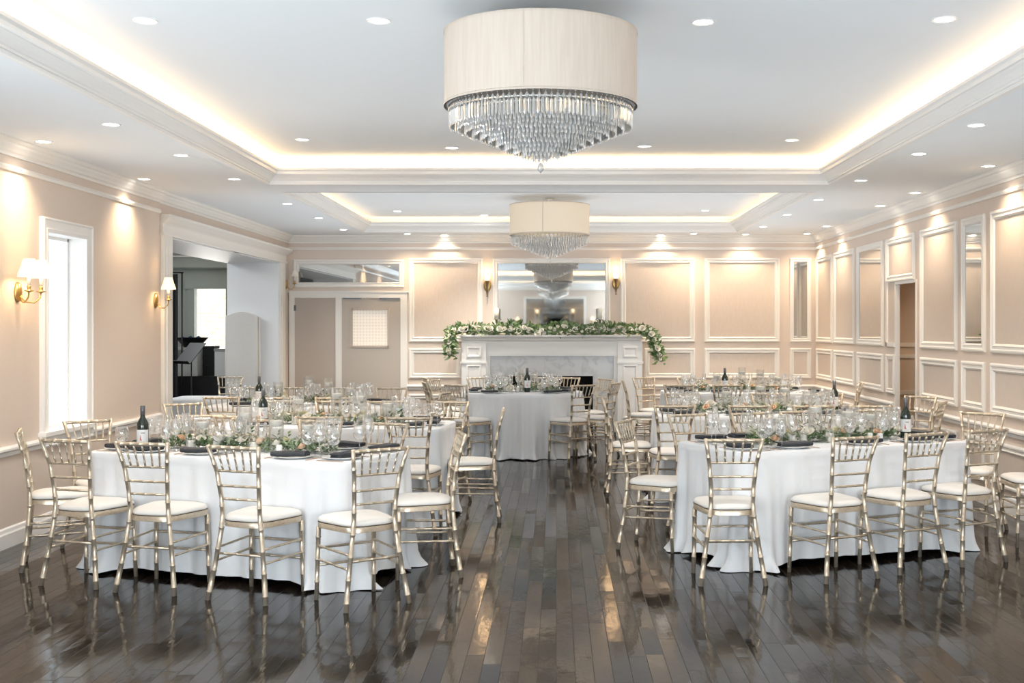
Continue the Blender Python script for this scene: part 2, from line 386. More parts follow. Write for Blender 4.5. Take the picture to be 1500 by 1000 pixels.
# crown, picture rail, chair rail, baseboard
rail('x',XL,1,YF,JOG,ZL,CROWN,'white crown moulding along the near left wall',m_warmtrim)
rail('x',XLF,1,JOG,YB,ZL,CROWN,'white crown moulding over the wide opening',m_warmtrim)
rail('y',YB,-1,XLF,XR,ZL,CROWN,'white crown moulding along the back wall',m_warmtrim)
rail('x',XR,-1,YF,YB,ZL,CROWN,'white crown moulding along the right wall',m_warmtrim)
rail('y',YF,1,XL,XR,ZL,CROWN,'white crown moulding behind the camera',m_warmtrim)
rail('x',XL,1,YF,JOG,2.72,PRAIL,'white picture rail on the left wall',m_warmtrim)
rail('y',YB,-1,XLF,XR,2.725,PRAIL,'white picture rail on the back wall',m_warmtrim)
rail('x',XR,-1,YF,YB,2.725,PRAIL,'white picture rail on the right wall',m_warmtrim)
rail('x',XL,1,YF,W0-.11,.69,CRAIL,'white chair rail left of the narrow window')
rail('x',XL,1,W1+.11,JOG,.69,CRAIL,'white chair rail right of the narrow window')
rail('y',YB,-1,bx(597),bx(675),.69,CRAIL,'white chair rail left of the fireplace')
rail('y',YB,-1,bx(945),XR,.69,CRAIL,'white chair rail right of the fireplace')
rail('x',XR,-1,YF,D0-.05,.69,CRAIL,'white chair rail on the near right wall')
rail('x',XR,-1,D1+.05,YB,.69,CRAIL,'white chair rail on the far right wall')
def baseb(o,nm,lab): o.name=nm; o['label']=lab; o['category']='baseboard'
baseb(rail('x',XL,1,YF,JOG,0,BASE,''),'baseboard_left','white baseboard along the left wall')
baseb(rail('y',YB,-1,bx(597),bx(675),0,BASE,''),'baseboard_back_left','white baseboard left of the fireplace')
baseb(rail('y',YB,-1,bx(945),XR,0,BASE,''),'baseboard_back_right','white baseboard right of the fireplace')
baseb(rail('x',XR,-1,YF,D0-.05,0,BASE,''),'baseboard_right_near','white baseboard on the near right wall')
baseb(rail('x',XR,-1,D1+.05,YB,0,BASE,''),'baseboard_right_far','white baseboard on the far right wall')
for y in (JOG,): pass

# panel mouldings
PT,PB,QT,QB=2.585,1.35,1.26,.815
def panel(axis,pos,sgn,u0,u1,z0,z1,label,fill=True,prof=PROF):
    o=trim_obj(wframe(axis,pos,sgn,u0,u1,z0,z1,prof,'trim',m_warmtrim),label)
    if fill:
        g=MB(); i=prof[-1][0]; h=.003*sgn
        v=[(u0+i,z0+i),(u1-i,z0+i),(u1-i,z1-i),(u0+i,z1-i)]
        g.add([((pos+h,u,z) if axis=='x' else (u,pos+h,z)) for u,z in v],[(0,1,2,3)])
        p=g.build('panel_field',m_wallpanel,o)
    return o
def mirror(axis,pos,sgn,u0,u1,z0,z1,label,prof=PROF,m=None):
    t=thing('wall_mirror',label,'mirror',((pos,(u0+u1)/2,z0) if axis=='x' else ((u0+u1)/2,pos,z0)))
    inv=Matrix.Translation(-t.location)
    f=wframe(axis,pos,sgn,u0,u1,z0,z1,prof,'mirror_frame',m or m_warmtrim)
    i=prof[-1][0]-.004; h=.008*sgn; g=MB()
    v=[(u0+i,z0+i),(u1-i,z0+i),(u1-i,z1-i),(u0+i,z1-i)]
    g.add([((pos+h,u,z) if axis=='x' else (u,pos+h,z)) for u,z in v],[(0,1,2,3)])
    gl=g.build('mirror_glass',m_mirror)
    for q in (f,gl): q.data.transform(inv); q.parent=t
    return t
# back wall
panel('y',YB,-1,bx(599),bx(707),PB,PT,'upper wall panel between the service door and the mirror')
panel('y',YB,-1,bx(909),bx(1018),PB,PT,'upper wall panel just right of the mantel mirror')
panel('y',YB,-1,bx(1032),bx(1142),PB,PT,'widest upper wall panel right of the fireplace')
panel('y',YB,-1,bx(599),bx(676),QB,QT,'lower wall panel left of the fireplace')
panel('y',YB,-1,bx(944),bx(1018),QB,QT,'lower wall panel just right of the fireplace')
panel('y',YB,-1,bx(1032),bx(1142),QB,QT,'lower wall panel under the widest back panel')
panel('y',YB,-1,bx(1157),bx(1188),QB,QT,'small lower wall panel in the right back corner',prof=PROFN)
panel('y',YB,-1,bx(599),bx(676),.2,.585,'lowest wall panel left of the fireplace')
panel('y',YB,-1,bx(950),bx(1018),.2,.585,'lowest wall panel right of the fireplace')
panel('y',YB,-1,bx(1032),bx(1142),.2,.585,'lowest wall panel under the widest back panel')
mirror('y',YB,-1,bx(1157),bx(1188),PB,PT,'tall narrow framed mirror in the right back corner',PROFN)
mirror('y',YB,-1,bx(722),bx(894),1.47,PT,'wide white framed mirror above the fireplace mantel')
mirror('y',YB,-1,bx(430),bx(592),bz(421),bz(380),'long low framed mirror above the service door')
# right wall
RP=[(16.50,17.50,'p'),(15.27,16.38,'p'),(13.93,15.12,'m'),(11.36,12.50,'p'),(10.62,11.22,'m'),(9.15,10.47,'p'),(7.3,8.9,'p'),(5.4,7.1,'p'),(3.4,5.2,'p'),(.5,3.2,'p')]
RN=['farthest','second farthest','mirrored','nearer than the doorway','narrow mirrored','large','tall','wide','near','nearest']
for (a,b,k),n in zip(RP,RN):
    if k=='p': panel('x',XR,-1,a,b,PB,PT,'%s upper wall panel on the right wall'%n)
    else: mirror('x',XR,-1,a,b,PB,PT,['tall framed mirror on the right wall beyond the doorway','narrow framed mirror on the right wall nearer than the doorway'][n!='mirrored'])
    panel('x',XR,-1,a,b,QB,QT,'%s lower wall panel on the right wall'%n)
    panel('x',XR,-1,a,b,.2,.585,'%s lowest wall panel on the right wall'%n)
# panel round the hidden doorway: cut by the opening
g=MB()
panel('x',XR,-1,13.47,13.80,QB,QT,'narrow lower wall panel beside the doorway',prof=PROFN)
o=panel('x',XR,-1,D0+.03,13.80,DZ+.03,PT,'upper wall panel above the doorway',fill=True)
g=MB().box(XR-.02,XR,13.75,13.80,PB,DZ+.05).box(XR-.02,XR,13.45,13.80,PB,PB+.05)
trim_obj(g.build('trim',m_warmtrim),'panel moulding running down beside the doorway')
g=MB().box(XR-.012,XR+.038,D1-.002,D1+.035,0,DZ+.03).box(XR-.012,XR+.038,D0-.03,D0+.002,0,DZ+.03).box(XR-.012,XR+.038,D0+.002,D1-.002,DZ-.002,DZ+.03)
struct(g.build('door_2',m_warmtrim),'narrow doorway in the right wall','door')
# front wall mirror & panels (seen only in the mantel mirror)
mirror('y',YF,1,-1.1,1.0,1.0,PT,'large framed mirror on the wall behind the camera')

# ------------------------------------------------------------------ left window
t=thing('window_1','narrow deep-set window in the left wall','window',(XL,(W0+W1)/2,WZ0)); t['kind']='structure'
def child_at(t,o): o.data.transform(Matrix.Translation(-Vector(t.location))); o.parent=t; return o
g=MB().loops([[ (XL+h,u,z) for u,z in ((W0-q,WZ0-q),(W1+q,WZ0-q),(W1+q,WZ1+q),(W0-q,WZ1+q))] for q,h in ((.11,0),(.11,.03),(.095,.038),(.085,.028),(.03,.022),(.02,.028),(-.006,.022),(-.006,-.165))])
child_at(t,recalc(g.build('window_frame',m_trim)))
g=MB().box(XL-.03,XL+.06,W0-.13,W1+.13,WZ0-.02,WZ0+.012); child_at(t,g.build('window_sill',m_trim))
g=MB().box(-4.10,-4.06,W0,W0+.03,WZ0,WZ1).box(-4.10,-4.06,W1-.03,W1,WZ0,WZ1).box(-4.10,-4.06,W0,W1,WZ0,WZ0+.03).box(-4.10,-4.06,W0,W1,WZ1-.03,WZ1)
child_at(t,g.build('sash',m_trim))
g=MB().add([(-4.08,W0,WZ0),(-4.08,W1,WZ0),(-4.08,W1,WZ1),(-4.08,W0,WZ1)],[(0,1,2,3)]); child_at(t,g.build('pane',m_pane))

# ------------------------------------------------------------------ wide cased opening
g=MB()
g.box(XLF,XLF+.035,11.93,OP0,0,OPZ).box(XLF,XLF+.035,OP1,17.27,0,OPZ)
g.box(XLF,XLF+.045,12.0,12.12,.2,OPZ-.1).box(XLF,XLF+.045,17.05,17.2,.2,OPZ-.1)
trim_obj(g.build('trim',m_warmtrim),'white casing legs of the wide opening')
g=MB(); rings=[]
ent=[(0,0),(.05,0),(.05,.025),(.035,.03),(.035,.11),(.05,.125),(.07,.14),(.10,.165),(.12,.18),(.12,.205),(.0,.215)]
for u,e in ((11.90,0),(14.75,0)): pass
for seg in ((11.91,14.698),(14.702,17.30)):
    rings=[[(XLF+h,(seg[0]-(h*.5 if seg[0]<13 else 0) if k==0 else seg[1]+(h*.5 if seg[1]>16 else 0)),OPZ+dz) for h,dz in ent] for k in (0,1)]
    g.loops(rings,False); n=len(ent); b0=len(g.v)-2*n; g.f.append(tuple(range(b0,b0+n))); g.f.append(tuple(range(b0+n,b0+2*n))[::-1])
g.box(XLF,XLF+.03,14.6,14.8,OPZ,OPZ+.19)
trim_obj(recalc(g.build('trim',m_warmtrim)),'white projecting header over the wide opening')

# ------------------------------------------------------------------ side room beyond the opening
RX0,RX1,RYB=-9.3,OPX,21.2
g=MB()
wx0,wx1,wz0,wz1=-6.42,-5.86,.8,2.25
g.box(RX0,wx0,RYB,RYB+.15,0,3.0).box(wx1,OPX+.02,RYB,RYB+.15,0,3.0).box(wx0,wx1,RYB,RYB+.15,0,wz0).box(wx0,wx1,RYB,RYB+.15,wz1,3.0)
g.box(RX0-.1,RX0,10.5,RYB+.15,0,3.0).box(OPX,OPX+.05,YB+.2,RYB,0,3.0).box(RX0,OPX,10.4,10.5,0,3.0).box(OPX,OPX+.05,10.5,JOG,0,3.0)
m_side=mat('pale grey green wall',(.50,.53,.49),.7); noise_bump(m_side,40,.03,.002)
struct(g.build('wall_side_room',m_side),'pale grey green wall of the side room','wall')
g=MB().box(RX0,OPX+.05,10.4,RYB+.15,2.9,3.0)
struct(g.build('ceiling_side_room',m_ceil),'white ceiling of the side room','ceiling')
g=MB().box(RX0,OPX,18.2,18.5,2.66,2.9).box(RX0,OPX,RYB-.1,RYB,2.6,2.9).box(RX0,OPX,RYB-.14,RYB-.1,2.62,2.66)
trim_obj(g.build('trim',m_side),'dropped beam across the side room ceiling')
m_ext=mat('pale window backdrop',(.72,.78,.84),.8); noise_bump(m_ext,20,.1,.005)  # pale surface added so the narrow window looks out on something bright
struct(MB().box(RX0,-4.1,10.36,10.4,-.3,3.6).build('wall_outside',m_ext),'added pale outside wall brightening the view through the narrow window','wall')
t=thing('window_4','bright window at the far end of the side room','window',((wx0+wx1)/2,RYB,wz0)); t['kind']='structure'
g=MB().box(wx0-.12,wx0,RYB-.03,RYB,wz0-.1,wz1).box(wx1,wx1+.12,RYB-.03,RYB,wz0-.1,wz1).box(wx0-.16,wx1+.16,RYB-.05,RYB,wz1,wz1+.16)
child_at(t,g.build('window_frame',m_side))
g=MB().add([(wx0,RYB+.08,wz0),(wx1,RYB+.08,wz0),(wx1,RYB+.08,wz1),(wx0,RYB+.08,wz1)],[(0,1,2,3)]); child_at(t,g.build('pane',m_pane))
g=MB().box(-7.6,-4.9,RYB+.9,RYB+1.0,-.1,4.2); o=g.build('brick_building',m_brick); tag(o,'pale brick facade with painted-in sunlight outside the side room window','building')

# ------------------------------------------------------------------ service door in the back wall
dz1=bz(427)
t=thing('door_1','greige double service door in the left of the back wall','door',(bx(510),YB,0)); t['kind']='structure'
g=MB().box(bx(424),bx(432),YB-.03,YB,0,bz(436)).box(bx(587),bx(597),YB-.03,YB,0,bz(436)).box(bx(424),bx(597),YB-.03,YB,bz(436),dz1).box(bx(492),bx(501),YB-.03,YB,0,bz(436))
g.box(bx(422),bx(599),YB-.04,YB,dz1-.015,dz1+.01)
child_at(t,g.build('door_frame',m_warmtrim))
m_fix=mat('taupe door paint',(.50,.42,.35),.5); noise_bump(m_fix,30,.03,.002)
child_at(t,MB().box(bx(432),bx(492),YB-.012,YB+.01,0,bz(436)).build('fixed_panel',m_fix))
g=MB(); ux0,ux1,uz0,uz1=bx(516),bx(569),bz(507),bz(453); y0,y1=YB-.02,YB+.01; zt=bz(438)
g.box(bx(501),ux0,y0,y1,0.01,zt).box(ux1,bx(587),y0,y1,.01,zt).box(ux0,ux1,y0,y1,.01,uz0).box(ux0,ux1,y0,y1,uz1,zt)
leaf=child_at(t,g.build('door_leaf',m_door))
g=MB()
for a in ((ux0-.02,ux0+.012,uz0-.02,uz1+.02),(ux1-.012,ux1+.02,uz0-.02,uz1+.02),(ux0,ux1,uz0-.02,uz0+.012),(ux0,ux1,uz1-.012,uz1+.02)): g.box(a[0],a[1],YB-.03,YB-.015,a[2],a[3])
vf=g.build('vision_frame',m_fix); vf.data.transform(Matrix.Translation(-Vector(t.location))); vf.parent=leaf
vp=MB().box(ux0,ux1,YB-.008,YB,uz0,uz1).build('pane',m_doorglass); vp.data.transform(Matrix.Translation(-Vector(t.location))); vp.parent=leaf
child_at(t,MB().box(bx(431),bx(434),YB-.03,YB-.01,bz(455),bz(447)).build('hinge',m_cap))
child_at(t,MB().box(bx(503),bx(530),YB-.035,YB-.02,bz(438),bz(436)).box(bx(556),bx(586),YB-.035,YB-.02,bz(438),bz(436)).build('door_stop',m_cap))

# ------------------------------------------------------------------ fireplace
FY=17.24; s2=FY/F
def fx(px): return (px-PX)*s2
def fz(py): return EYE-(py-PY)*s2
t=thing('fireplace','white mantelpiece with grey marble surround and black firebox','fireplace',(fx(808),FY,0))
g=MB()
prof2=[(.0,0),(.03,.012),(.045,.03),(.06,.05),(.085,.062),(.085,.095)]
zb=fz(520)
# shelf with moulded edge
xa,xb=fx(680),fx(936)
rings=[]
for h,dz in [(0,-.09),(.02,-.075),(.03,-.05),(.05,-.03),(.085,-.02),(.085,0)]:
    z=1.455+dz; rings.append([(xa-h,YB-.002,z),(xa-h,FY-h+.02,z),(xb+h,FY-h+.02,z),(xb+h,YB-.002,z)])
g.loops(rings,True,True,True)
child_at(t,recalc(g.build('mantel_shelf',m_trim)))
def pil(x0,x1):
    g=MB().box(x0,x1,FY,YB-.002,0,1.37)
    p=child_at(t,g.build('pilaster',m_trim))
    for (za,zb_) in ((1.13,1.29),(.25,1.03)):
        q=wframe('y',FY,-1,x0+.07,x1-.07,za,zb_,[(0,0),(0,.012),(.018,.018),(.03,.008),(.04,0)],'pilaster_panel',m_trim)
        q.data.transform(Matrix.Translation(-Vector(t.location))); q.parent=p
    for nm,g in (('pilaster_band',MB().box(x0-.015,x1+.015,FY-.018,FY,1.045,1.075)),('pilaster_plinth',MB().box(x0-.02,x1+.02,FY-.02,FY,0,.16))):
        q=g.build(nm,m_trim); q.data.transform(Matrix.Translation(-Vector(t.location))); q.parent=p
pil(fx(676),fx(712)); pil(fx(905),fx(941))
g=MB().box(fx(712),fx(905),FY+.05,YB-.002,fz(521),1.37).box(fx(712),fx(718),FY+.05,YB-.002,0,fz(521)).box(fx(899),fx(905),FY+.05,YB-.002,0,fz(521))
g.box(fx(712),fx(905),FY+.03,FY+.05,fz(521),fz(517)).box(fx(712),fx(905),FY+.03,FY+.05,1.31,1.37)
child_at(t,g.build('frieze',m_trim))
ma,mb,fa,fb,ft=fx(718),fx(899),fx(742),fx(869),fz(551)
g=MB().box(ma,fa,FY+.10,YB-.002,0,fz(521)).box(fb,mb,FY+.10,YB-.002,0,fz(521)).box(fa,fb,FY+.10,YB-.002,ft,fz(521))
child_at(t,g.build('marble_surround',m_marble))
g=MB().box(fa,fb,YB-.03,YB-.002,0,ft).box(fa,fb,FY+.11,YB-.03,0.004,.02).box(fa-.001,fa+.01,FY+.11,YB-.03,0,ft).box(fb-.01,fb+.001,FY+.11,YB-.03,0,ft).box(fa,fb,FY+.11,YB-.03,ft-.01,ft-.001)
child_at(t,g.build('firebox',m_soot))

# ------------------------------------------------------------------ flora helpers
def leaf_add(g, p, d, up, ln, wd):
    d=Vector(d).normalized(); up=Vector(up); s=d.cross(up)
    if s.length<1e-3: s=Vector((1,0,0))
    s.normalize(); n=s.cross(d)
    p=Vector(p)
    v=[p, p+d*ln*.35+s*wd*.5+n*wd*.15, p+d*ln*.35+n*(-wd*.05), p+d*ln*.35-s*wd*.5+n*wd*.15, p+d*ln*.72+s*wd*.36+n*wd*.05, p+d*ln*.72-n*wd*.12, p+d*ln*.72-s*wd*.36+n*wd*.05, p+d*ln-n*wd*.25]
    g.add(v,[(0,1,2),(0,2,3),(1,4,5,2),(2,5,6,3),(4,7,5),(5,7,6)])
def rose_mesh(name, m, r=.03, layers=4):
    g=MB()
    for l in range(layers):
        rr=r*(1-.22*l); nP=5 if l<layers-1 else 3; tilt=.95-.26*l
        for k in range(nP):
            a0=2*PI*(k/nP)+l*.6; wid=2*PI/nP*1.25
            V=[]; 
            for i in range(4):
                t_=i/3
                for j in range(5):
                    a=a0+(j/4-.5)*wid*(.55+.45*math.sin(PI*min(1,t_*.75+.15)))
                    rad=rr*(.25+.75*math.sin(t_*PI*.5)**.8)*(.8+.2*tilt) + rr*.16*tilt*(t_**3)
                    z=r*(.15+ (1.05-.55*tilt)*t_*1.2 - .22*tilt*(t_**4)) - r*.1*((j/4-.5)**2)
                    V.append((rad*math.cos(a),rad*math.sin(a),z))
            Fq=[(i*5+j,i*5+j+1,(i+1)*5+j+1,(i+1)*5+j) for i in range(3) for j in range(4)]
            g.add(V,Fq)
    g.lathe([(r*.02,.1*r),(r*.4,.2*r),(r*.42,.75*r),(r*.1,.95*r)],8)
    o=g.build(name,m,None,True); return o
_roses={}
def proto(kind):
    if kind not in _roses:
        o=rose_mesh('rose',{'w':m_white_fl,'p':m_peach_fl,'y':m_yel_fl}[kind[0]], {'b':.050,'s':.031}[kind[1]])
        _roses[kind]=o.data; bpy.data.objects.remove(o)
    return _roses[kind]
def bloom(parent, kind, loc, rot=(0,0,0), name='rose'):
    o=bpy.data.objects.new(name,proto(kind)); COL.objects.link(o); o.parent=parent; o.location=loc; o.rotation_euler=rot; return o
R=random.uniform

# mantel garland: lies on the shelf and hangs down at both ends
t=thing('mantel_garland','green leaf garland with white blooms along the mantel shelf, drooping at both ends','garland',(fx(808),FY+.12,1.456))
path=[]
def gpath(s):  # s in 0..1 along the garland -> point relative to t, and radius
    xa_,xb_=fx(676)-fx(808),fx(941)-fx(808)
    if s<.13: k=1-s/.13; return Vector((xa_-.14+R(-.02,.02)-.03*k,-.17,.03-.36*k**1.1)),.085-.025*k
    if s>.84: k=(s-.84)/.16; return Vector((xb_+.12+.13*k,-.17,.03-.40*k**1.1)),.085-.02*k
    k=(s-.13)/.71; return Vector((xa_-.12+(xb_-xa_+.22)*k,-.12+.03*math.sin(k*17),.06+.02*math.sin(k*25))),.088
g=MB(); ge=MB()
for i in range(2100):
    p,r=gpath(R(0,1)); a=R(0,2*PI); q=p+Vector((R(-.04,.04),math.cos(a)*r*R(.2,1),math.sin(a)*r*R(.2,1)))
    if -1.38<q.x<1.26 : q.z=max(q.z,.02); q.y=min(q.y,.12)
    d=Vector((R(-1,1),R(-1,.5),R(-.3,.9)))
    q+=d.normalized()*.02
    if q.z<.02 and -1.30<q.x<1.30: q.z=.02
    leaf_add(g if i%3 else ge,q,d,(R(-.4,.4),-1,R(0,1)),R(.05,.10),R(.022,.04))
g.build('leaves',m_green,t); ge.build('pale_leaves',m_eucal,t)
for i in range(66):
    s=(i+.5)/66; p,r=gpath(s+R(-.006,.006))
    o=bloom(t,'wb' if i%3 else 'ws',p+Vector((0,-r*R(.5,.9),R(-.02,.055))),(PI/2*R(.5,1),R(-.4,.4),R(-.5,.5)),'bloom'); k=R(.45,.95); o.scale=(k,k,k*R(.8,1.3))

# candle sticks on the mantel
def candlestick(px,label,clabel):
    x=fx(px); t=thing('candle_holder',label,'candle holder',(x,FY+.13,1.456),group='candle holders on the mantel')
    MB().lathe([(.055,0),(.055,.012),(.03,.022),(.018,.05),(.026,.075),(.016,.10),(.014,.17),(.026,.185),(.02,.205),(.05,.225),(.052,.235)],20).build('holder_stem',m_silver,t,True)
    o=MB().lathe([(.036,0),(.036,.15),(.03,.155),(.004,.15)],20).build('pillar_candle',m_wax,None,True,(x,FY+.13,1.692)); tag(o,clabel,'candle','pillar candles on the mantel')
candlestick(727,'silver candle holder on the left of the mantel','ivory pillar candle on the left mantel candle holder')
candlestick(879,'silver candle holder on the right of the mantel','ivory pillar candle on the right mantel candle holder')

# ------------------------------------------------------------------ sconces
def point(loc,power,col,r=.03,name='lamp'):
    l=bpy.data.lights.new(name,'POINT'); l.energy=power; l.color=col; l.shadow_soft_size=r
    o=bpy.data.objects.new(name,l); COL.objects.link(o); o.location=loc; return o
def torch(px,py,label):
    t=thing('wall_sconce',label,'sconce',(bx(px),YB-.001,bz(py)),group='torch sconces beside the mantel mirror')
    g=MB(); rings=[[(rx*math.cos(2*PI*j/20),-d,.0+rz*math.sin(2*PI*j/20)-.02) for j in range(20)] for rx,rz,d in ((.055,.088,0),(.055,.088,.012),(.036,.062,.02),(.004,.01,.024))]
    g.loops(rings); recalc(g.build('back_plate',m_brass,t,True))
    g=MB().lathe([(.004,-.19),(.012,-.185),(.006,-.17),(.012,-.12),(.018,-.03),(.026,.03),(.03,.045),(.02,.05)],14,(0,-.075,0)); g.tube([((0,-.01,-.02),.009),((0,-.05,-.03),.009),((0,-.075,-.02),.009)],8)
    g.build('arm',m_bronze,t,True)
    MB().lathe([(.022,.05),(.036,.066),(.044,.095),(.046,.135),(.043,.135),(.032,.075),(.018,.056)],16,(0,-.075,0)).build('glass_shade',m_bulbshade,t,True)
    point((bx(px),YB-.085,bz(py)+.20),.8,(1,.62,.30),.04,'sconce lamp')
torch(714,416,'lit brass torch sconce left of the mantel mirror')
torch(902,413,'lit brass torch sconce right of the mantel mirror')
def shade_mesh(r0,r1,h,z,x,y,pleats=True):
    g=MB(); n=32
    rings=[]
    for r,zz in ((r0,0),(r0*.9+r1*.1,h*.18),((r0+r1)*.47,h*.55),(r1,h)):
        rings.append([(x+r*(1+(.04 if j%2 else 0))*math.cos(2*PI*j/n),y+r*(1+(.04 if j%2 else 0))*math.sin(2*PI*j/n),z+zz) for j in range(n)])
    g.loops(rings); return g
def wall_sconce(Y,Z,arms,lit,label,X,scale=1.):
    """candle-style sconce on the left wall, arms reach into the room (+x)"""
    t=thing('wall_sconce',label,'sconce',(X+.001,Y,Z))
    g=MB(); n=20
    rings=[[(d,ry*math.cos(2*PI*j/n),rz*math.sin(2*PI*j/n)) for j in range(n)] for ry,rz,d in ((.05,.075,0),(.05,.075,.01),(.038,.06,.022),(.012,.02,.03))]
    g.loops(rings,True,True,True); recalc(g.build('back_plate',m_brass,t,True))
    for k,dy in enumerate(arms):
        x=.13
        P=[Vector((.02,0,-.02)),Vector((.05,dy*.3,-.07)),Vector((.09,dy*.8,-.075)),Vector((.125,dy,-.04)),Vector((x,dy,.0))]
        g=MB().tube([(p,.006) for p in P],8)
        g.lathe([(.004,-.01),(.012,0),(.034,.006),(.034,.011),(.012,.014),(.014,.03),(.016,.045)],16,(x,dy,0))
        a=g.build('arm',m_brass,t,True)
        MB().lathe([(.012,.045),(.012,.12),(.004,.125)],12,(x,dy,0)).build('candle_sleeve',m_wax,a,True)
        shade_mesh(.068*scale,.036*scale,.115*scale,.11,x,dy).build('lamp_shade',m_litshade if lit else m_offshade,a,False)
        if lit: point((X+.13,Y+dy,Z+.16),2.2,(1,.68,.36),.03,'sconce lamp')
Yd=1750*3.93/790
wall_sconce(Yd,EYE+(PY-428)*Yd/F,(-.10,.10),True,'double brass sconce with lit cream shades by the narrow window',XL,1.12)
Ys=1750*3.95/587
wall_sconce(11.70,EYE+(PY-440)*11.7/F,(.0,),True,'single brass sconce with lit cream shade beside the wide opening',XL,1.0)
wall_sconce(17.43,EYE+(PY-416)*17.43/F,(.0,),False,'unlit small brass sconce in the left back corner',XLF,.75)
# sconces on the wall behind the camera
for x in (-1.3,1.2):
    t=thing('wall_sconce','lit brass sconce on the wall behind the camera, %s of its mirror'%('right' if x>0 else 'left'),'sconce',(x,YF+.001,1.75))
    g=MB().lathe([(.01,-.1),(.03,0),(.01,.04)],12,(0,.08,0)); g.tube([((0,0,0),.01),((0,.08,0),.01)],6); g.build('arm',m_brass,t,True)
    shade_mesh(.07,.04,.12,.04,0,.08).build('lamp_shade',m_litshade,t)

# ------------------------------------------------------------------ downlights
def spot(loc,power,col,ang=110,blend=.7,r=.04,tilt=None):
    l=bpy.data.lights.new('spot lamp','SPOT'); l.energy=power; l.color=col; l.spot_size=math.radians(ang); l.spot_blend=blend; l.shadow_soft_size=r
    o=bpy.data.objects.new('spot lamp',l); COL.objects.link(o); o.location=loc
    if tilt: o.rotation_euler=tilt
    return o
dl_ring=MB().lathe([(.064,0),(.064,-.004),(.060,-.006),(.050,-.003),(.048,0)],24,cap0=False,cap1=False).build('trim_ring',m_trim); dl_ring_me=dl_ring.data; bpy.data.objects.remove(dl_ring)
dl_lens=MB().lathe([(.0495,-.0018),(.02,-.003),(.0,-.0035)],24).build('lens',m_lens); dl_lens_me=dl_lens.data; bpy.data.objects.remove(dl_lens)
def downlight(px,py,z,label,grp,power,col,**kw):
    x,y=onceil(px,py,z)
    t=thing('recessed_downlight',label,'ceiling light',(x,y,z-.0005),group=grp)
    for nm,me in (('trim_ring',dl_ring_me),('lens',dl_lens_me)):
        o=bpy.data.objects.new(nm,me); COL.objects.link(o); o.parent=t
    spot((x,y,z-.02),power*1.35,col,**kw)
NEU=(1,.91,.80); WRM=(1,.73,.46)
ordn=['leftmost','second from left','third from left','fourth from left','fifth from left','sixth from left']
for k,(px,py) in enumerate([(213,30),(555,30),(1030,32),(1383,28)]):
    downlight(px,py,ZC1,'%s recessed downlight in the front row of the near coffer'%ordn[k],'downlights in the near coffer',34,NEU,ang=100)
for k,(px,py) in enumerate([(443,204),(662,216),(944,214),(1160,205)]):
    downlight(px,py,ZC1,'%s recessed downlight in the back row of the near coffer'%ordn[k],'downlights in the near coffer',34,NEU,ang=100)
for k,(px,py) in enumerate([(582,309),(709,315),(1033,308)]):
    downlight(px,py,ZC2,'%s recessed downlight inside the far coffer'%ordn[k],'downlights in the far coffer',80,NEU,ang=100)
cnt=['nearest','second nearest','third','fourth','fifth','sixth','seventh','eighth']
def rowlab(k,side,row): return '%s recessed downlight in the %s row of the %s ceiling margin'%(cnt[k],row,side)
for k,(px,py) in enumerate([(163,182),(265,227),(343,262),(421,298),(467,319),(503,336)]):
    downlight(px,py,ZL,rowlab(k,'left','inner'),'downlights left of the coffers',24,NEU,ang=100)
for k,(px,py) in enumerate([(64,207),(211,262)]):
    downlight(px,py,ZL,rowlab(k,'left','wall side'),'downlights left of the coffers',30,WRM,ang=120,blend=.9)
for k,(px,py) in enumerate([(1430,183),(1346,225),(1261,264),(1199,292),(1153,314),(1118,332)]):
    downlight(px,py,ZL,rowlab(k,'right','inner'),'downlights right of the coffers',24,NEU,ang=100)
for k,(px,py) in enumerate([(1448,243),(1341,282),(1290,301),(1211,331),(1182,342)]):
    downlight(px,py,ZL,rowlab(k,'right','wall side'),'downlights right of the coffers',26,WRM,ang=120,blend=.9)
for k,(px,py) in enumerate([(597,342),(651,344),(968,344),(1016,342),(1092,343)]):
    downlight(px,py,ZL,'%s recessed downlight in the ceiling strip along the back wall'%ordn[k],'downlights along the back wall',26,WRM,ang=120,blend=.9)

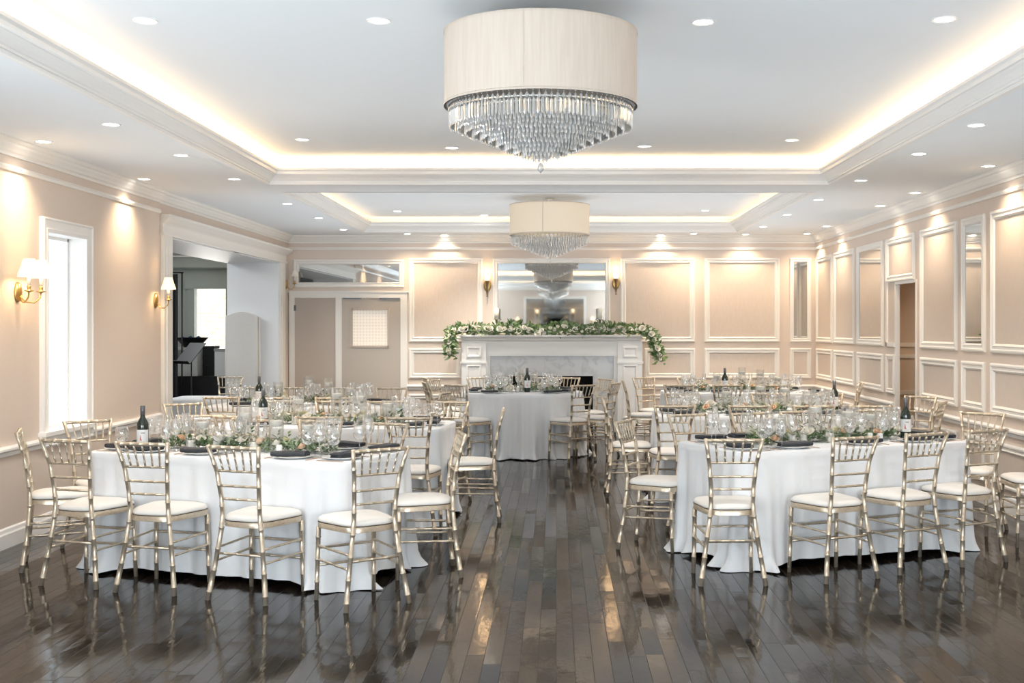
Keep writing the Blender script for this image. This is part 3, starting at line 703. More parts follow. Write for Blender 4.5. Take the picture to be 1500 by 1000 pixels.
# ------------------------------------------------------------------ chandeliers
def prism_mesh(ln,wd):
    g=MB(); a=wd*.5; b=wd*.32
    ring=lambda s,z:[(a*s,0,z),(b*.4*s,b*s,z),(-a*s,0,z),(-b*.4*s,-b*s,z)]
    g.loops([ring(.5,0),ring(1,-.1*ln),ring(1,-.86*ln),ring(.25,-ln)],True,True,True); return g
def chandelier(x,y,label,detail):
    W=.965; R0=W/2; zt,zb_,ze=3.046,2.677,2.40; zc=ZC2 if y>12 else ZC1
    t=thing('drum_chandelier',label,'chandelier',(x,y,zb_))
    g=MB().lathe([(R0,0),(R0,zt-zb_),(R0-.006,zt-zb_),(R0-.006,0),(R0,0)],96,cap0=False,cap1=False)
    sh=g.build('drum_shade',m_shadefab if y<12 else m_shadewarm,t,True,angle=40)
    g=MB().lathe([(R0+.003,.0),(R0+.003,.012),(R0-.009,.012),(R0-.009,0),(R0+.003,0)],96,cap0=False,cap1=False); g.lathe([(R0+.002,zt-zb_-.008),(R0+.002,zt-zb_+.002),(R0-.008,zt-zb_+.002)],96,cap0=False,cap1=False)
    g.build('shade_binding',m_shadefab,sh,True)
    a=-PI/2-.16; g=MB(); g.box(-.004,.004,-.0015,.0015,.004,zt-zb_-.004)
    s_=g.build('seam',m_shadefab,sh); s_.location=((R0+.001)*math.cos(a),(R0+.001)*math.sin(a),0); s_.rotation_euler=(0,0,a+PI/2)
    MB().lathe([(.05,zc-zb_-.001),(.05,zc-zb_-.02),(.03,zc-zb_-.035),(.012,zc-zb_-.04),(.012,.2),(.03,.19),(.03,.1),(.01,.09)],20).build('canopy_and_stem',m_silver,t,True)
    g=MB()   # metal frame rings
    tiers=11; ring=[]
    for k in range(tiers):
        f=k/(tiers-1); r=(R0-.03)*(1-f)**.9+.035*f; z=-.035-.165*f**1.05
        if k==0: r=R0-.028
        ring.append((r,z))
        g.lathe([(r+.002,z+.006),(r+.002,z+.012),(r-.004,z+.012),(r-.004,z+.006),(r+.002,z+.006)],64,cap0=False,cap1=False)
    for k in range(6):
        a=2*PI*k/6
        g.tube([((r*math.cos(a),r*math.sin(a),z+.009),.004) for r,z in ring],5)
    g.tube([((0,0,ring[-1][1]+.009),.006),((0,0,.12),.006)],6)
    g.tube([((-R0+.01,0,.12),.005),((R0-.01,0,.12),.005)],6); g.tube([((0,-R0+.01,.12),.005),((0,R0-.01,.12),.005)],6)
    g.build('crystal_frame',m_silver,t)
    # beads under the shade rim
    g=MB(); n=100 if detail else 60
    for j in range(n):
        a=2*PI*j/n; c=((R0-.02)*math.cos(a),(R0-.02)*math.sin(a),.012)
        g.lathe([(.0,-.018),(.010,-.004),(.010,.004),(.0,.018)],6,c); g.lathe([(.0,-.017),(.009,-.004),(.009,.004),(.0,.017)],6,(c[0]*.985,c[1]*.985,-.022))
    b=g.build('bead_row',m_crystal,t); b['kind']='stuff'
    pm=prism_mesh(.075,.0165); me=bpy.data.meshes.new('crystal_prism'); me.from_pydata(pm.v,[],pm.f); me.materials.append(m_crystal)
    items=[]
    for k,(r,z) in enumerate(ring):
        n=max(5,int(2*PI*r/(.0205 if detail else .030)))
        for j in range(n):
            a=2*PI*j/n+k*.37
            items.append((math.sin(a)*r,k,r*math.cos(a),r*math.sin(a),z+R(-.004,.004),a+PI/2+R(-.3,.3)))
    items.sort(key=lambda q:q[0])       # those towards the room's near end first
    nind=100 if detail else 0
    rest=MB()
    for i,(_,k,px_,py_,z,rz) in enumerate(items):
        if i<nind:
            o=bpy.data.objects.new('crystal_prism',me); COL.objects.link(o); o.parent=t; o.location=(px_,py_,z); o.rotation_euler=(0,0,rz)
        else:
            M=Matrix.Translation((px_,py_,z))@Matrix.Rotation(rz,4,'Z'); rest.add([M@Vector(v) for v in pm.v],pm.f)
    o=rest.build('crystal_prisms',m_crystal,t); o['kind']='stuff'
    MB().lathe([(0,-.045),(.014,-.03),(.018,-.012),(.01,.004),(.0,.01)],10,(0,0,ring[-1][1]-.085)).build('finial_ball',m_crystal,t,True)
C2Y=14.43; C1Y=5.99
chandelier((792-PX)*C1Y/F,C1Y,'large cream drum chandelier with tiered crystals in the near coffer',True)
chandelier((805-PX)*C2Y/F,C2Y,'cream drum chandelier with crystals in the far coffer before the mirror',False)
chandelier(-.083,-2.4,'cream drum chandelier behind the camera seen in the mantel mirror',False)

# ------------------------------------------------------------------ chairs
def bamboo(P, r0, r1, step, off=.03, n=8, bump=1.2):
    """tube along polyline P with the raised rings of a bamboo-style turned bar"""
    P=[Vector(p) for p in P]; Ls=[0]
    for i in range(1,len(P)): Ls.append(Ls[-1]+(P[i]-P[i-1]).length)
    T=Ls[-1]
    def at(s):
        s=min(max(s,0),T)
        for i in range(1,len(P)):
            if s<=Ls[i]+1e-9: return P[i-1].lerp(P[i],(s-Ls[i-1])/max(1e-9,Ls[i]-Ls[i-1]))
        return P[-1]
    S_=[(0,1.),(T,1.)]; S_+=[(l,1.) for l in Ls[1:-1]]
    s=off
    while s<T-.012:
        S_+=[(s-.0045,1.),(s-.002,bump),(s+.002,bump),(s+.0045,1.)]; s+=step
    S_.sort(); out=[]
    for s,k in S_:
        if out and abs(s-out[-1][2])<.001: continue
        out.append((at(s),(r0+(r1-r0)*s/T)*k,s))
    return [(p,r) for p,r,_ in out]
REAR=[(.200,-.235,0),(.168,-.207,.2),(.138,-.190,.40),(.128,-.190,.50),(.131,-.200,.60),(.143,-.222,.74),(.158,-.245,.82),(.174,-.268,.90)]
def rear_at(z):
    for a,b in zip(REAR,REAR[1:]):
        if a[2]<=z<=b[2]:
            k=(z-a[2])/(b[2]-a[2]); return a[0]+(b[0]-a[0])*k, a[1]+(b[1]-a[1])*k
def round_poly(pts, r, seg=5):
    out=[]; n=len(pts)
    for i in range(n):
        p=Vector(pts[i]); a=Vector(pts[i-1]); b=Vector(pts[(i+1)%n])
        d1=(a-p).normalized(); d2=(b-p).normalized()
        s=p+d1*r; e=p+d2*r
        for k in range(seg+1):
            t_=k/seg; out.append(((1-t_)**2)*s+2*t_*(1-t_)*p+t_*t_*e)
    return out
def make_chair():
    root=thing('ballroom_chair','','chair')
    out=round_poly([(-.148,-.195),(.148,-.195),(.208,.185),(-.208,.185)],.105,7)
    c=Vector((0,0))
    def ring(s,z): return [(p.x*s,p.y*s+0,z) for p in out]
    MB().loops([ring(.94,.420),ring(1,.423),ring(1.0,.452),ring(.985,.456)],True,True,True).build('seat_frame',m_gold,root,True,angle=40)
    cu=MB().loops([ring(.97,.456),ring(1.0,.463),ring(1.0,.470),ring(.975,.481),ring(.90,.491),ring(.72,.500),ring(.45,.505),ring(.02,.507)],True,True,False).build('seat_cushion',m_cush,root,True,angle=60)
    MB().loops([ring(.97,.455),ring(1.004,.4555),ring(1.006,.4585),ring(.97,.460)]).build('cushion_edge_band',m_bronze,cu)  # dark band round the joint of cushion and frame
    for s in (-1,1):
        MB().tube(bamboo([(s*x,y,z) for x,y,z in REAR],.0155,.0125,.125,.05)).build('leg',m_gold,root,True)
        MB().tube(bamboo([(s*.178,.152,.425),(s*.186,.165,0)],.015,.013,.13,.06)).build('leg',m_gold,root,True)
    def bar(nm,a,b,r,step=.06,off=.035,n=7): MB().tube(bamboo([a,b],r,r,step,off),n).build(nm,m_gold,root,True)
    x,y=rear_at(.885); bar('top_rail',(-x-.004,y,.888),(x+.004,y,.888),.0115,.065)
    for z in (.75,.662,.585):
        x,y=rear_at(z); bar('back_rail',(-x,y,z),(x,y,z),.0078,.075)
    xa_,ya=rear_at(.75); xb_,yb=rear_at(.885)
    for k in (-2,-1,0,1,2): bar('spindle',(k*xa_/3,ya,.75),(k*xb_/3,yb,.888),.0062,.045,.03,6)
    for s in (-1,1):
        for z in (.31,.232):
            x,y=rear_at(z); k=1-z/.425
            bar('stretcher',(s*x,y,z-.006),(s*(.178+.008*k),.152+.013*k,z+.004),.0075,.095,.05,6)
    x,y=rear_at(.27); bar('stretcher',(-x,y,.27),(x,y,.27),.0075,.09,.05,6)
    for z in (.30,.20): bar('stretcher',(-.18,.157,z),(.18,.157,z),.0075,.09,.05,6)
    return root

# table data: name, centre, rotation(deg), chairs: side -> list of (x, y, fx, fy) seat centres
def rear(x,y,fx_,fy_):
    n=math.hypot(fx_,fy_); fx_/=n; fy_/=n; return (x+.235*fx_,y+.235*fy_,fx_,fy_)
HA,HB=.97,.445
TABLES=[
 dict(n='front left table',c=(-2.003,7.834),r=-20,ch={
  'near':[rear(-2.954,7.23,.29,.96),rear(-2.43,7.05,.26,.96),rear(-1.83,6.83,.37,.93),rear(-1.0,6.705,-.6,.8)],
  'right':[(-.87,7.66,-.976,-.215)],
  'far':[(-2.70,8.94,.12,-.99),(-2.33,8.56,-.34,-.94),(-1.80,8.42,-.34,-.94),(-1.30,8.22,-.34,-.94)],
  'left':[(-3.28,7.93,.93,.35),(-3.22,8.50,.7,-.7)]}),
 dict(n='middle left table',c=(-1.86,9.97),r=-5,ch={
  'near':[(-2.42,9.36,.06,1),(-1.78,9.30,.05,1),(-1.10,9.24,.04,1)],
  'right':[(-.70,9.80,-1,-.04)],
  'far':[(-2.55,10.74,-.05,-1),(-2.05,10.70,-.05,-1),(-1.55,10.66,0,-1),(-1.02,10.62,-.2,-1)],
  'left':[(-3.15,10.38,.6,-.8)]}),
 dict(n='back left table',c=(-2.6,12.42),r=-4,ch={
  'near':[(-3.22,11.80,.05,1),(-2.68,11.76,.0,1),(-2.14,11.74,0,1)],
  'right':[(-1.40,12.42,-1,.25)],
  'far':[(-3.45,13.12,.15,-1),(-2.88,13.10,0,-1),(-2.38,13.10,0,-1),(-1.86,13.06,-.1,-1)]}),
 dict(n='fireplace table',c=(-.42,14.9),r=0,round=.75,ch={'ang':[(120,'far left'),(160,'left'),(194,'left'),(232,'left'),(307,'right'),(337,'right'),(30,'right'),(62,'far right'),(84,'far')]}),
 dict(n='front right table',c=(1.895,8.461),r=24,ch={
  'near':[rear(1.077,7.27,-.03,1),rear(1.836,7.41,-.42,.91),rear(2.36,7.675,-.44,.9),rear(2.84,7.925,-.45,.89)],
  'left':[(.73,8.57,.92,-.39)],
  'far':[(1.13,9.07,.407,-.914),(1.64,9.22,.407,-.914),(2.06,9.41,.407,-.914),(2.62,9.54,.3,-.914)],
  'right':[(3.47,8.72,-.97,.05),(3.20,9.24,-.64,-.77)]}),
 dict(n='middle right table',c=(1.9,11.22),r=0,ch={
  'near':[(1.02,10.56,0,1),(1.66,10.55,0,1),(2.22,10.55,0,1),(2.70,10.55,0,1)],
  'left':[(.70,11.2,1,0)],
  'far':[(1.28,11.88,0,-1),(2.16,11.92,0,-1),(2.74,11.90,0,-1)],
  'right':[(3.24,10.88,-.85,.5),(3.36,11.50,-.75,-.65)]}),
 dict(n='back right table',c=(2.3,14.9),r=0,ch={
  'near':[(1.46,14.24,.1,1),(2.0,14.22,0,1),(2.55,14.22,0,1)],
  'left':[(1.10,14.95,1,.0)],
  'far':[(1.30,15.75,.5,-.86),(1.78,15.58,0,-1),(2.4,15.57,0,-1),(2.98,15.56,0,-1)],
  'right':[(3.47,14.66,-1,.15)]}),
]
def ordl(k,n):
    if n==1: return ''
    return (['leftmost','second from left','third from left','fourth from left','fifth from left'][k] if k<n-1 or n<3 and k==0 else 'rightmost') 
chair0=make_chair(); used=[False]
def place_chair(x,y,fx_,fy_,label,group):
    if not used[0]: c=chair0; used[0]=True
    else: c=copy_tree(chair0)
    c.location=(x,y,0); c.rotation_euler=(0,0,math.atan2(-fx_,fy_))
    tag(c,label,'chair',group); return c
places=[]     # (table, place phrase, x,y,fx,fy)
for T in TABLES:
    T['places']=[]
    cx,cy=T['c']
    if 'round' in T:
        for k,(a,ph) in enumerate(T['ch']['ang']):
            a=math.radians(a); rr=T['round']+.215
            x,y=cx+rr*math.cos(a),cy+rr*math.sin(a); fx_,fy_=-math.cos(a),-math.sin(a)
            phr=['far left side','farthest on left side','middle of left side','nearest on left side','nearest on right side','second nearest on right side','third on right side','far right side','far side'][k]
            phr=phr if phr.startswith(('far left','far right','far side','middle')) else phr
            T['places'].append((phr,x,y,fx_,fy_))
            place_chair(x,y,fx_,fy_,'gold ballroom chair with ivory seat at the fireplace table, %s'%phr,'chairs around the fireplace table')
        continue
    for side,lst in T['ch'].items():
        n=len(lst)
        for k,(x,y,fx_,fy_) in enumerate(lst):
            q=math.hypot(fx_,fy_); fx_/=q; fy_/=q
            if side in('near','far'): o_=('rightmost' if k==n-1 else ['leftmost','second from left','third from left'][k]); phr='%s on %s side of %s'%(o_,side,T['n'])
            else:
                phr='%s end of %s'%(side,T['n']) if n==1 else '%s at %s end of %s'%(['nearer','farther'][k],side,T['n'])
            T['places'].append((phr,x,y,fx_,fy_))
            place_chair(x,y,fx_,fy_,'gold ballroom chair with ivory seat, '+phr,'chairs around the '+T['n'])
place_chair(-1.5,16.0,.95,.3,'gold ballroom chair standing alone near the wall left of the fireplace','spare chairs')
place_chair(-4.45,16.0,-.05,-1,'gold ballroom chair standing in the wide opening by the wicker screen','spare chairs')

# ------------------------------------------------------------------ tables and cloths
def drape(T):
    """tablecloth mesh in table-local coordinates"""
    ZT=.768; n=360
    rnd=random.Random(hash(T['n'])%1000 if False else sum(map(ord,T['n'])))
    if 'round' in T:
        rr=T['round']; pts=[(rr*math.cos(2*PI*i/n),rr*math.sin(2*PI*i/n)) for i in range(n)]; nor=[(math.cos(2*PI*i/n),math.sin(2*PI*i/n)) for i in range(n)]; cw=[.55]*n; per=2*PI*rr
    else:
        rc=.10; segs=[]; a,b=HA-rc,HB-rc; per=4*a+4*b+2*PI*rc
        pts=[];nor=[];cw=[]
        # corners in order: start at right side going ccw
        def add(p,nn,c): pts.append(p);nor.append(nn);cw.append(c)
        parts=[('e',(HA,-b),(HA,b),(1,0)),('c',(a,b),0),('e',(a,HB),(-a,HB),(0,1)),('c',(-a,b),90),('e',(-HA,b),(-HA,-b),(-1,0)),('c',(-a,-b),180),('e',(-a,-HB),(a,-HB),(0,-1)),('c',(a,-b),270)]
        for p in parts:
            if p[0]=='e':
                L_=math.hypot(p[2][0]-p[1][0],p[2][1]-p[1][1]); m_=max(2,int(L_/.018))
                for i in range(m_):
                    t_=i/m_; d=min(t_,1-t_)*L_
                    # normals fan out a little near the corners so the folds spread
                    add((p[1][0]+(p[2][0]-p[1][0])*t_,p[1][1]+(p[2][1]-p[1][1])*t_),p[3],math.exp(-(d/.20)**2)*.8)
            else:
                for i in range(16):
                    an=math.radians(p[2]+90*i/16); add((p[1][0]+rc*math.cos(an),p[1][1]+rc*math.sin(an)),(math.cos(an),math.sin(an)),.8+.2*math.sin(PI*i/16))
    n=len(pts)
    ph=[rnd.uniform(0,6.28) for _ in range(6)]
    cum=[0]
    for i in range(1,n): cum.append(cum[-1]+math.hypot(pts[i][0]-pts[i-1][0],pts[i][1]-pts[i-1][1]))
    tot=cum[-1]+.02
    k1,k2,k3=[round(tot/w) for w in (.36,.19,.115)]
    rings=[]
    for s_ in (.02,.5,.9): rings.append([(p[0]*s_,p[1]*s_,ZT) for p in pts])
    rings.append([(p[0]-q[0]*.008,p[1]-q[1]*.008,ZT) for p,q in zip(pts,nor)])
    rings.append([(p[0],p[1],ZT-.006) for p,q in zip(pts,nor)])
    M=16
    for m_ in range(1,M+1):
        t_=m_/M; rg=[]
        for i in range(n):
            s=cum[i]/tot*2*PI; c=cw[i]
            if 'round' in T: hem=.004+.012*math.sin(3*s+ph[3])**2
            else: hem=(.045+.010*math.sin(2*s+ph[4]))*(1-min(1,c*1.1))**1.3+.004
            z=ZT-.006-(ZT-.006-hem)*t_
            if 'round' in T: t2=t_
            w=.5*math.sin(k1*s+ph[0])+.35*math.sin(k2*s+ph[1]+.8*t_)+.25*math.sin(k3*s+ph[2])
            amp=(.018+.040*c)*t_**.8 if 'round' not in T else .060*t_**.7
            fl=.008*t_+.035*c*t_**1.3
            if 'round' in T: fl=.03*t_
            if c>.5 or 'round' in T:
                fl+= (.05*max(0,(t_-.86)/.14)**2)*(0.6+w)   # pooled hem
            d=fl+amp*w - (.0 if c>.3 else .004)
            rg.append((pts[i][0]+nor[i][0]*d,pts[i][1]+nor[i][1]*d,z))
        rings.append(rg)
    g=MB().loops(rings,True,True,False)
    return g
for T in TABLES:
    cx,cy=T['c']; rz=math.radians(T['r'])
    rd='round' in T
    t=thing('banquet_table','folding table hidden under the white cloth of the '+T['n'],'table',(cx,cy,0),rz)
    g=MB()
    if rd: g.lathe([(.735,.735),(.735,.760)],48)
    else:
        out=round_poly([(-HA+.02,-HB+.02),(HA-.02,-HB+.02),(HA-.02,HB-.02),(-HA+.02,HB-.02)],.16,6)
        g.loops([[(p.x,p.y,z) for p in out] for z in (.735,.760)],True,True,True)
    g.build('tabletop',m_wood,t)
    for sx in (-1,1):
        for sy in (-1,1):
            lx,ly=(.42,.42) if rd else (HA-.2,HB-.12)
            MB().tube([((sx*lx,sy*ly,0),.014),((sx*lx,sy*ly,.735),.014)],8).build('leg',m_grey,t,True)
    o=drape(T).build('tablecloth',m_cloth,None,True,(cx,cy,0)); o.rotation_euler=(0,0,rz)
    tag(o,'white floor-length cloth draped over the '+T['n'],'tablecloth')

# ------------------------------------------------------------------ tableware prototypes
ZT=.7685
def lathe_glass(kind):
    """returns (bowl, stem, foot) meshes"""
    if kind=='wine': H,br,bz_,rim,fr=.205,.041,.095,.031,.034
    elif kind=='goblet': H,br,bz_,rim,fr=.165,.043,.065,.037,.034
    else: H,br,bz_,rim,fr=.225,.026,.10,.024,.032
    hb=H-bz_
    outer=[(.004,bz_),(.5*br,bz_+.06*hb),(.85*br,bz_+.22*hb),(br,bz_+.42*hb),(.96*br,bz_+.65*hb),(rim,H)]
    inner=[(r-.0015,z) for r,z in outer[::-1][:-1]]+[(.002,bz_+.003)]
    b=MB().lathe(outer+inner,20)
    s=MB().lathe([(.004,bz_+.001),(.0035,bz_*.6),(.004,.012),(.008,.006)],8)
    f=MB().lathe([(.008,.006),(fr,.0025),(fr,0),(0.0,0)],20)
    return b,s,f
GL={}
for k,nm in (('wine','wine_glass'),('goblet','water_goblet'),('flute','champagne_flute')):
    ms=[]
    for g,pn in zip(lathe_glass(k),('bowl','stem','foot')):
        o=g.build(pn,m_glass,None,True); ms.append((pn,o.data)); bpy.data.objects.remove(o)
    allg=MB(); [allg.add(g.v,g.f) for g in lathe_glass(k)]
    o=allg.build(nm,m_glass,None,True); ms.append(('all',o.data)); bpy.data.objects.remove(o)
    GL[k]=(nm,ms)
def put_glass(kind,x,y,label,group,detail):
    nm,ms=GL[kind]
    if detail:
        t=thing(nm,label,'glass',(x,y,ZT),R(0,6),group)
        for pn,me in ms[:3]:
            o=bpy.data.objects.new(pn,me); COL.objects.link(o); o.parent=t
    else:
        o=bpy.data.objects.new(nm,ms[3][1]); COL.objects.link(o); o.location=(x,y,ZT); tag(o,label,'glass',group)
def protomesh(g,m,smooth=True,angle=None):
    o=g.build('p',m,None,smooth,angle=angle); me=o.data; bpy.data.objects.remove(o); return me
plate_me=protomesh(MB().lathe([(0,.0),(.075,.0),(.082,.004),(.128,.014),(.130,.016),(.126,.017),(.080,.008),(.0,.006)],40),m_plate)
# folded napkin: three soft layers with a rolled fold at one long edge
def napkin_mesh():
    g=MB(); L_,W_=.112,.045
    for z0,dx,dy,h in ((0,0,0,.010),(.009,.004,-.002,.010),(.018,-.006,.001,.009)):
        out=round_poly([(-L_+dx,-W_+dy),(L_+dx,-W_+dy),(L_+dx,W_+dy),(-L_+dx,W_+dy)],.012,3)
        def ring(s,z): return [(p.x*(1-(1-s)*.3),p.y*s,z+.003*math.sin(p.x*22)) for p in out]
        g.loops([ring(.93,z0),ring(1,z0+.003),ring(1,z0+h-.003),ring(.92,z0+h)],True,True,True)
    rings=[]
    for i in range(9):
        x=-L_+2*L_*i/8; rings.append([(x,-W_+.006+.013*math.cos(a),.0145+.0135*math.sin(a)+.002*math.sin(x*22)) for a in [2*PI*j/10 for j in range(10)]])
    g.loops(rings,True,True,True); return g
nap_me=protomesh(napkin_mesh(),m_black,True,50)
knife_me=protomesh(MB().box(-.004,.004,-.10,.0,0,.004).box(-.007,.007,0,.11,0,.002).add([],[]),m_cutlery,False)
gf=MB().box(-.004,.004,-.09,.04,0,.004).box(-.011,.011,.04,.052,0,.003)
for k in (-1.5,-.5,.5,1.5): gf.box(k*.006-.0015,k*.006+.0015,.052,.09,0,.003)
fork_me=protomesh(gf,m_cutlery,False)
def put(name,me,x,y,z,rz,label,cat,group):
    o=bpy.data.objects.new(name,me); COL.objects.link(o); o.location=(x,y,z); o.rotation_euler=(0,0,rz); return tag(o,label,cat,group)
def bottle(x,y,label,rz=0):
    t=thing('wine_bottle',label,'bottle',(x,y,ZT),rz)
    MB().lathe([(.0,.0),(.035,.0),(.037,.006),(.037,.17),(.035,.19),(.024,.21),(.0155,.225),(.0145,.25),(.0145,.296),(.0,.297)],28).build('bottle_glass',m_bottle,t,True,angle=50)
    n=20; a0,a1=-PI*.92,-PI*.08
    rings=[[(.0376*math.cos(a0+(a1-a0)*j/n),.0376*math.sin(a0+(a1-a0)*j/n),z) for j in range(n+1)] for z in (.055,.145)]
    lb=MB().loops(rings,False).build('paper_label',m_label,t,True)
    arc=lambda w0,w1,z0,z1,m,nm: MB().loops([[(.0380*math.cos(-PI/2+a),.0380*math.sin(-PI/2+a),z) for a in [w0+(w1-w0)*j/8 for j in range(9)]] for z in (z0,z1)],False).build(nm,m,lb,True)
    g=MB()
    v=[(-.35,.080),(-.2,.112),(-.12,.108),(-.05,.085),(.1,.078),(-.1,.074)]
    g.add([(.0381*math.cos(-PI/2+a),.0381*math.sin(-PI/2+a),z) for a,z in v],[tuple(range(6))]); g.build('label_emblem',m_red,lb)
    arc(-.1,.55,.122,.127,m_cap,'label_line'); arc(-.3,.5,.066,.068,m_cap,'label_line')
    MB().lathe([(.0158,.236),(.0158,.299),(.0,.2995)],16).build('foil_cap',m_cap,t,True)
    return t
def cyl_vase(x,y,h,label,group,rw=.048):
    t=thing('cylinder_vase',label,'vase',(x,y,ZT),0,group)
    MB().lathe([(0,.0),(rw,.0),(rw,h),(rw-.003,h),(rw-.003,.008),(0,.008)],28).build('glass_cylinder',m_glass,t,True,angle=50)
    hw=h*.76
    MB().lathe([(0,.009),(rw-.004,.009),(rw-.004,hw),(0,hw)],24).build('water',m_water,t,True,angle=50)
    c=MB().lathe([(0,hw-.016),(rw*.7,hw-.015),(rw*.90,hw+.004),(rw*.86,hw+.022),(.004,hw+.014),(0,hw+.014)],20).build('floating_candle',m_wax,None,True,(x,y,ZT),angle=50)
    tag(c,'white floating candle, '+label.replace(' glass cylinder vase in the middle of the',' vase of'),'candle',group and 'floating candles on tables')
    return t
salt_me=protomesh(MB().lathe([(0,0),(.018,0),(.019,.05),(.015,.058),(.0,.058)],16),m_whiteplastic,True)

def garland(T):
    cx,cy=T['c']; rz=math.radians(T['r']); rd='round' in T
    t=thing('table_garland','leafy garland with white and peach roses down the middle of the '+T['n'],'garland',(cx,cy,ZT),rz)
    rnd=random.Random(sum(map(ord,T['n'])))
    ln=.45 if rd else .62
    u=rnd.uniform
    front=T['n'].startswith('front')
    g=MB(); ge=MB(); gb=MB()
    for i in range(520 if front else 330):
        x=u(-ln,ln); y=u(-.085,.085); z=u(.008,.05)
        d=Vector((u(-1,1),u(-1,1),u(-.05,.75)))
        leaf_add(g if i%2 else ge,(x,y,z),d,(u(-.3,.3),u(-.3,.3),1),u(.04,.085),u(.016,.030))
    for i in range(10):   # upright sprigs
        x=u(-ln,ln); y=u(-.06,.06); d=Vector((u(-.5,.5),u(-.5,.5),1)).normalized(); h=u(.07,.13)
        for k in range(7):
            p=Vector((x,y,.02))+d*h*k/6; a=k*2.4
            leaf_add(g,p,Vector((math.cos(a),math.sin(a),.6)),(0,0,1),.05,.02)
    for v_ in (g,ge):
        v_.v=[(a,b,max(.002,c)) for a,b,c in v_.v]
    g.build('leaves',m_green,t); ge.build('pale_leaves',m_eucal,t)
    for i in range(240):
        x=u(-ln,ln); y=u(-.10,.10); z=u(.02,.08); r=u(.003,.0055)
        gb.add([(x+r,y,z),(x-r,y,z),(x,y+r,z),(x,y-r,z),(x,y,z+r),(x,y,z-r)],[(0,2,4),(2,1,4),(1,3,4),(3,0,4),(2,0,5),(1,2,5),(3,1,5),(0,3,5)])
    o=gb.build('filler_flowers',m_white_fl,t); o['kind']='stuff'
    kinds=['wb','ps','wb','ws','yb','wb','ps','ws','wb','ps','yb','ws']
    for i in range(16):
        x=-ln+2*ln*(i+.5)/16+u(-.02,.02); y=(-1)**i*u(.05,.10)
        bloom(t,kinds[i%12],(x,y,u(.028,.06)),(u(-.5,.5)-.3*(y<0)+.3*(y>0)*-1,u(-.4,.4),u(0,6)))

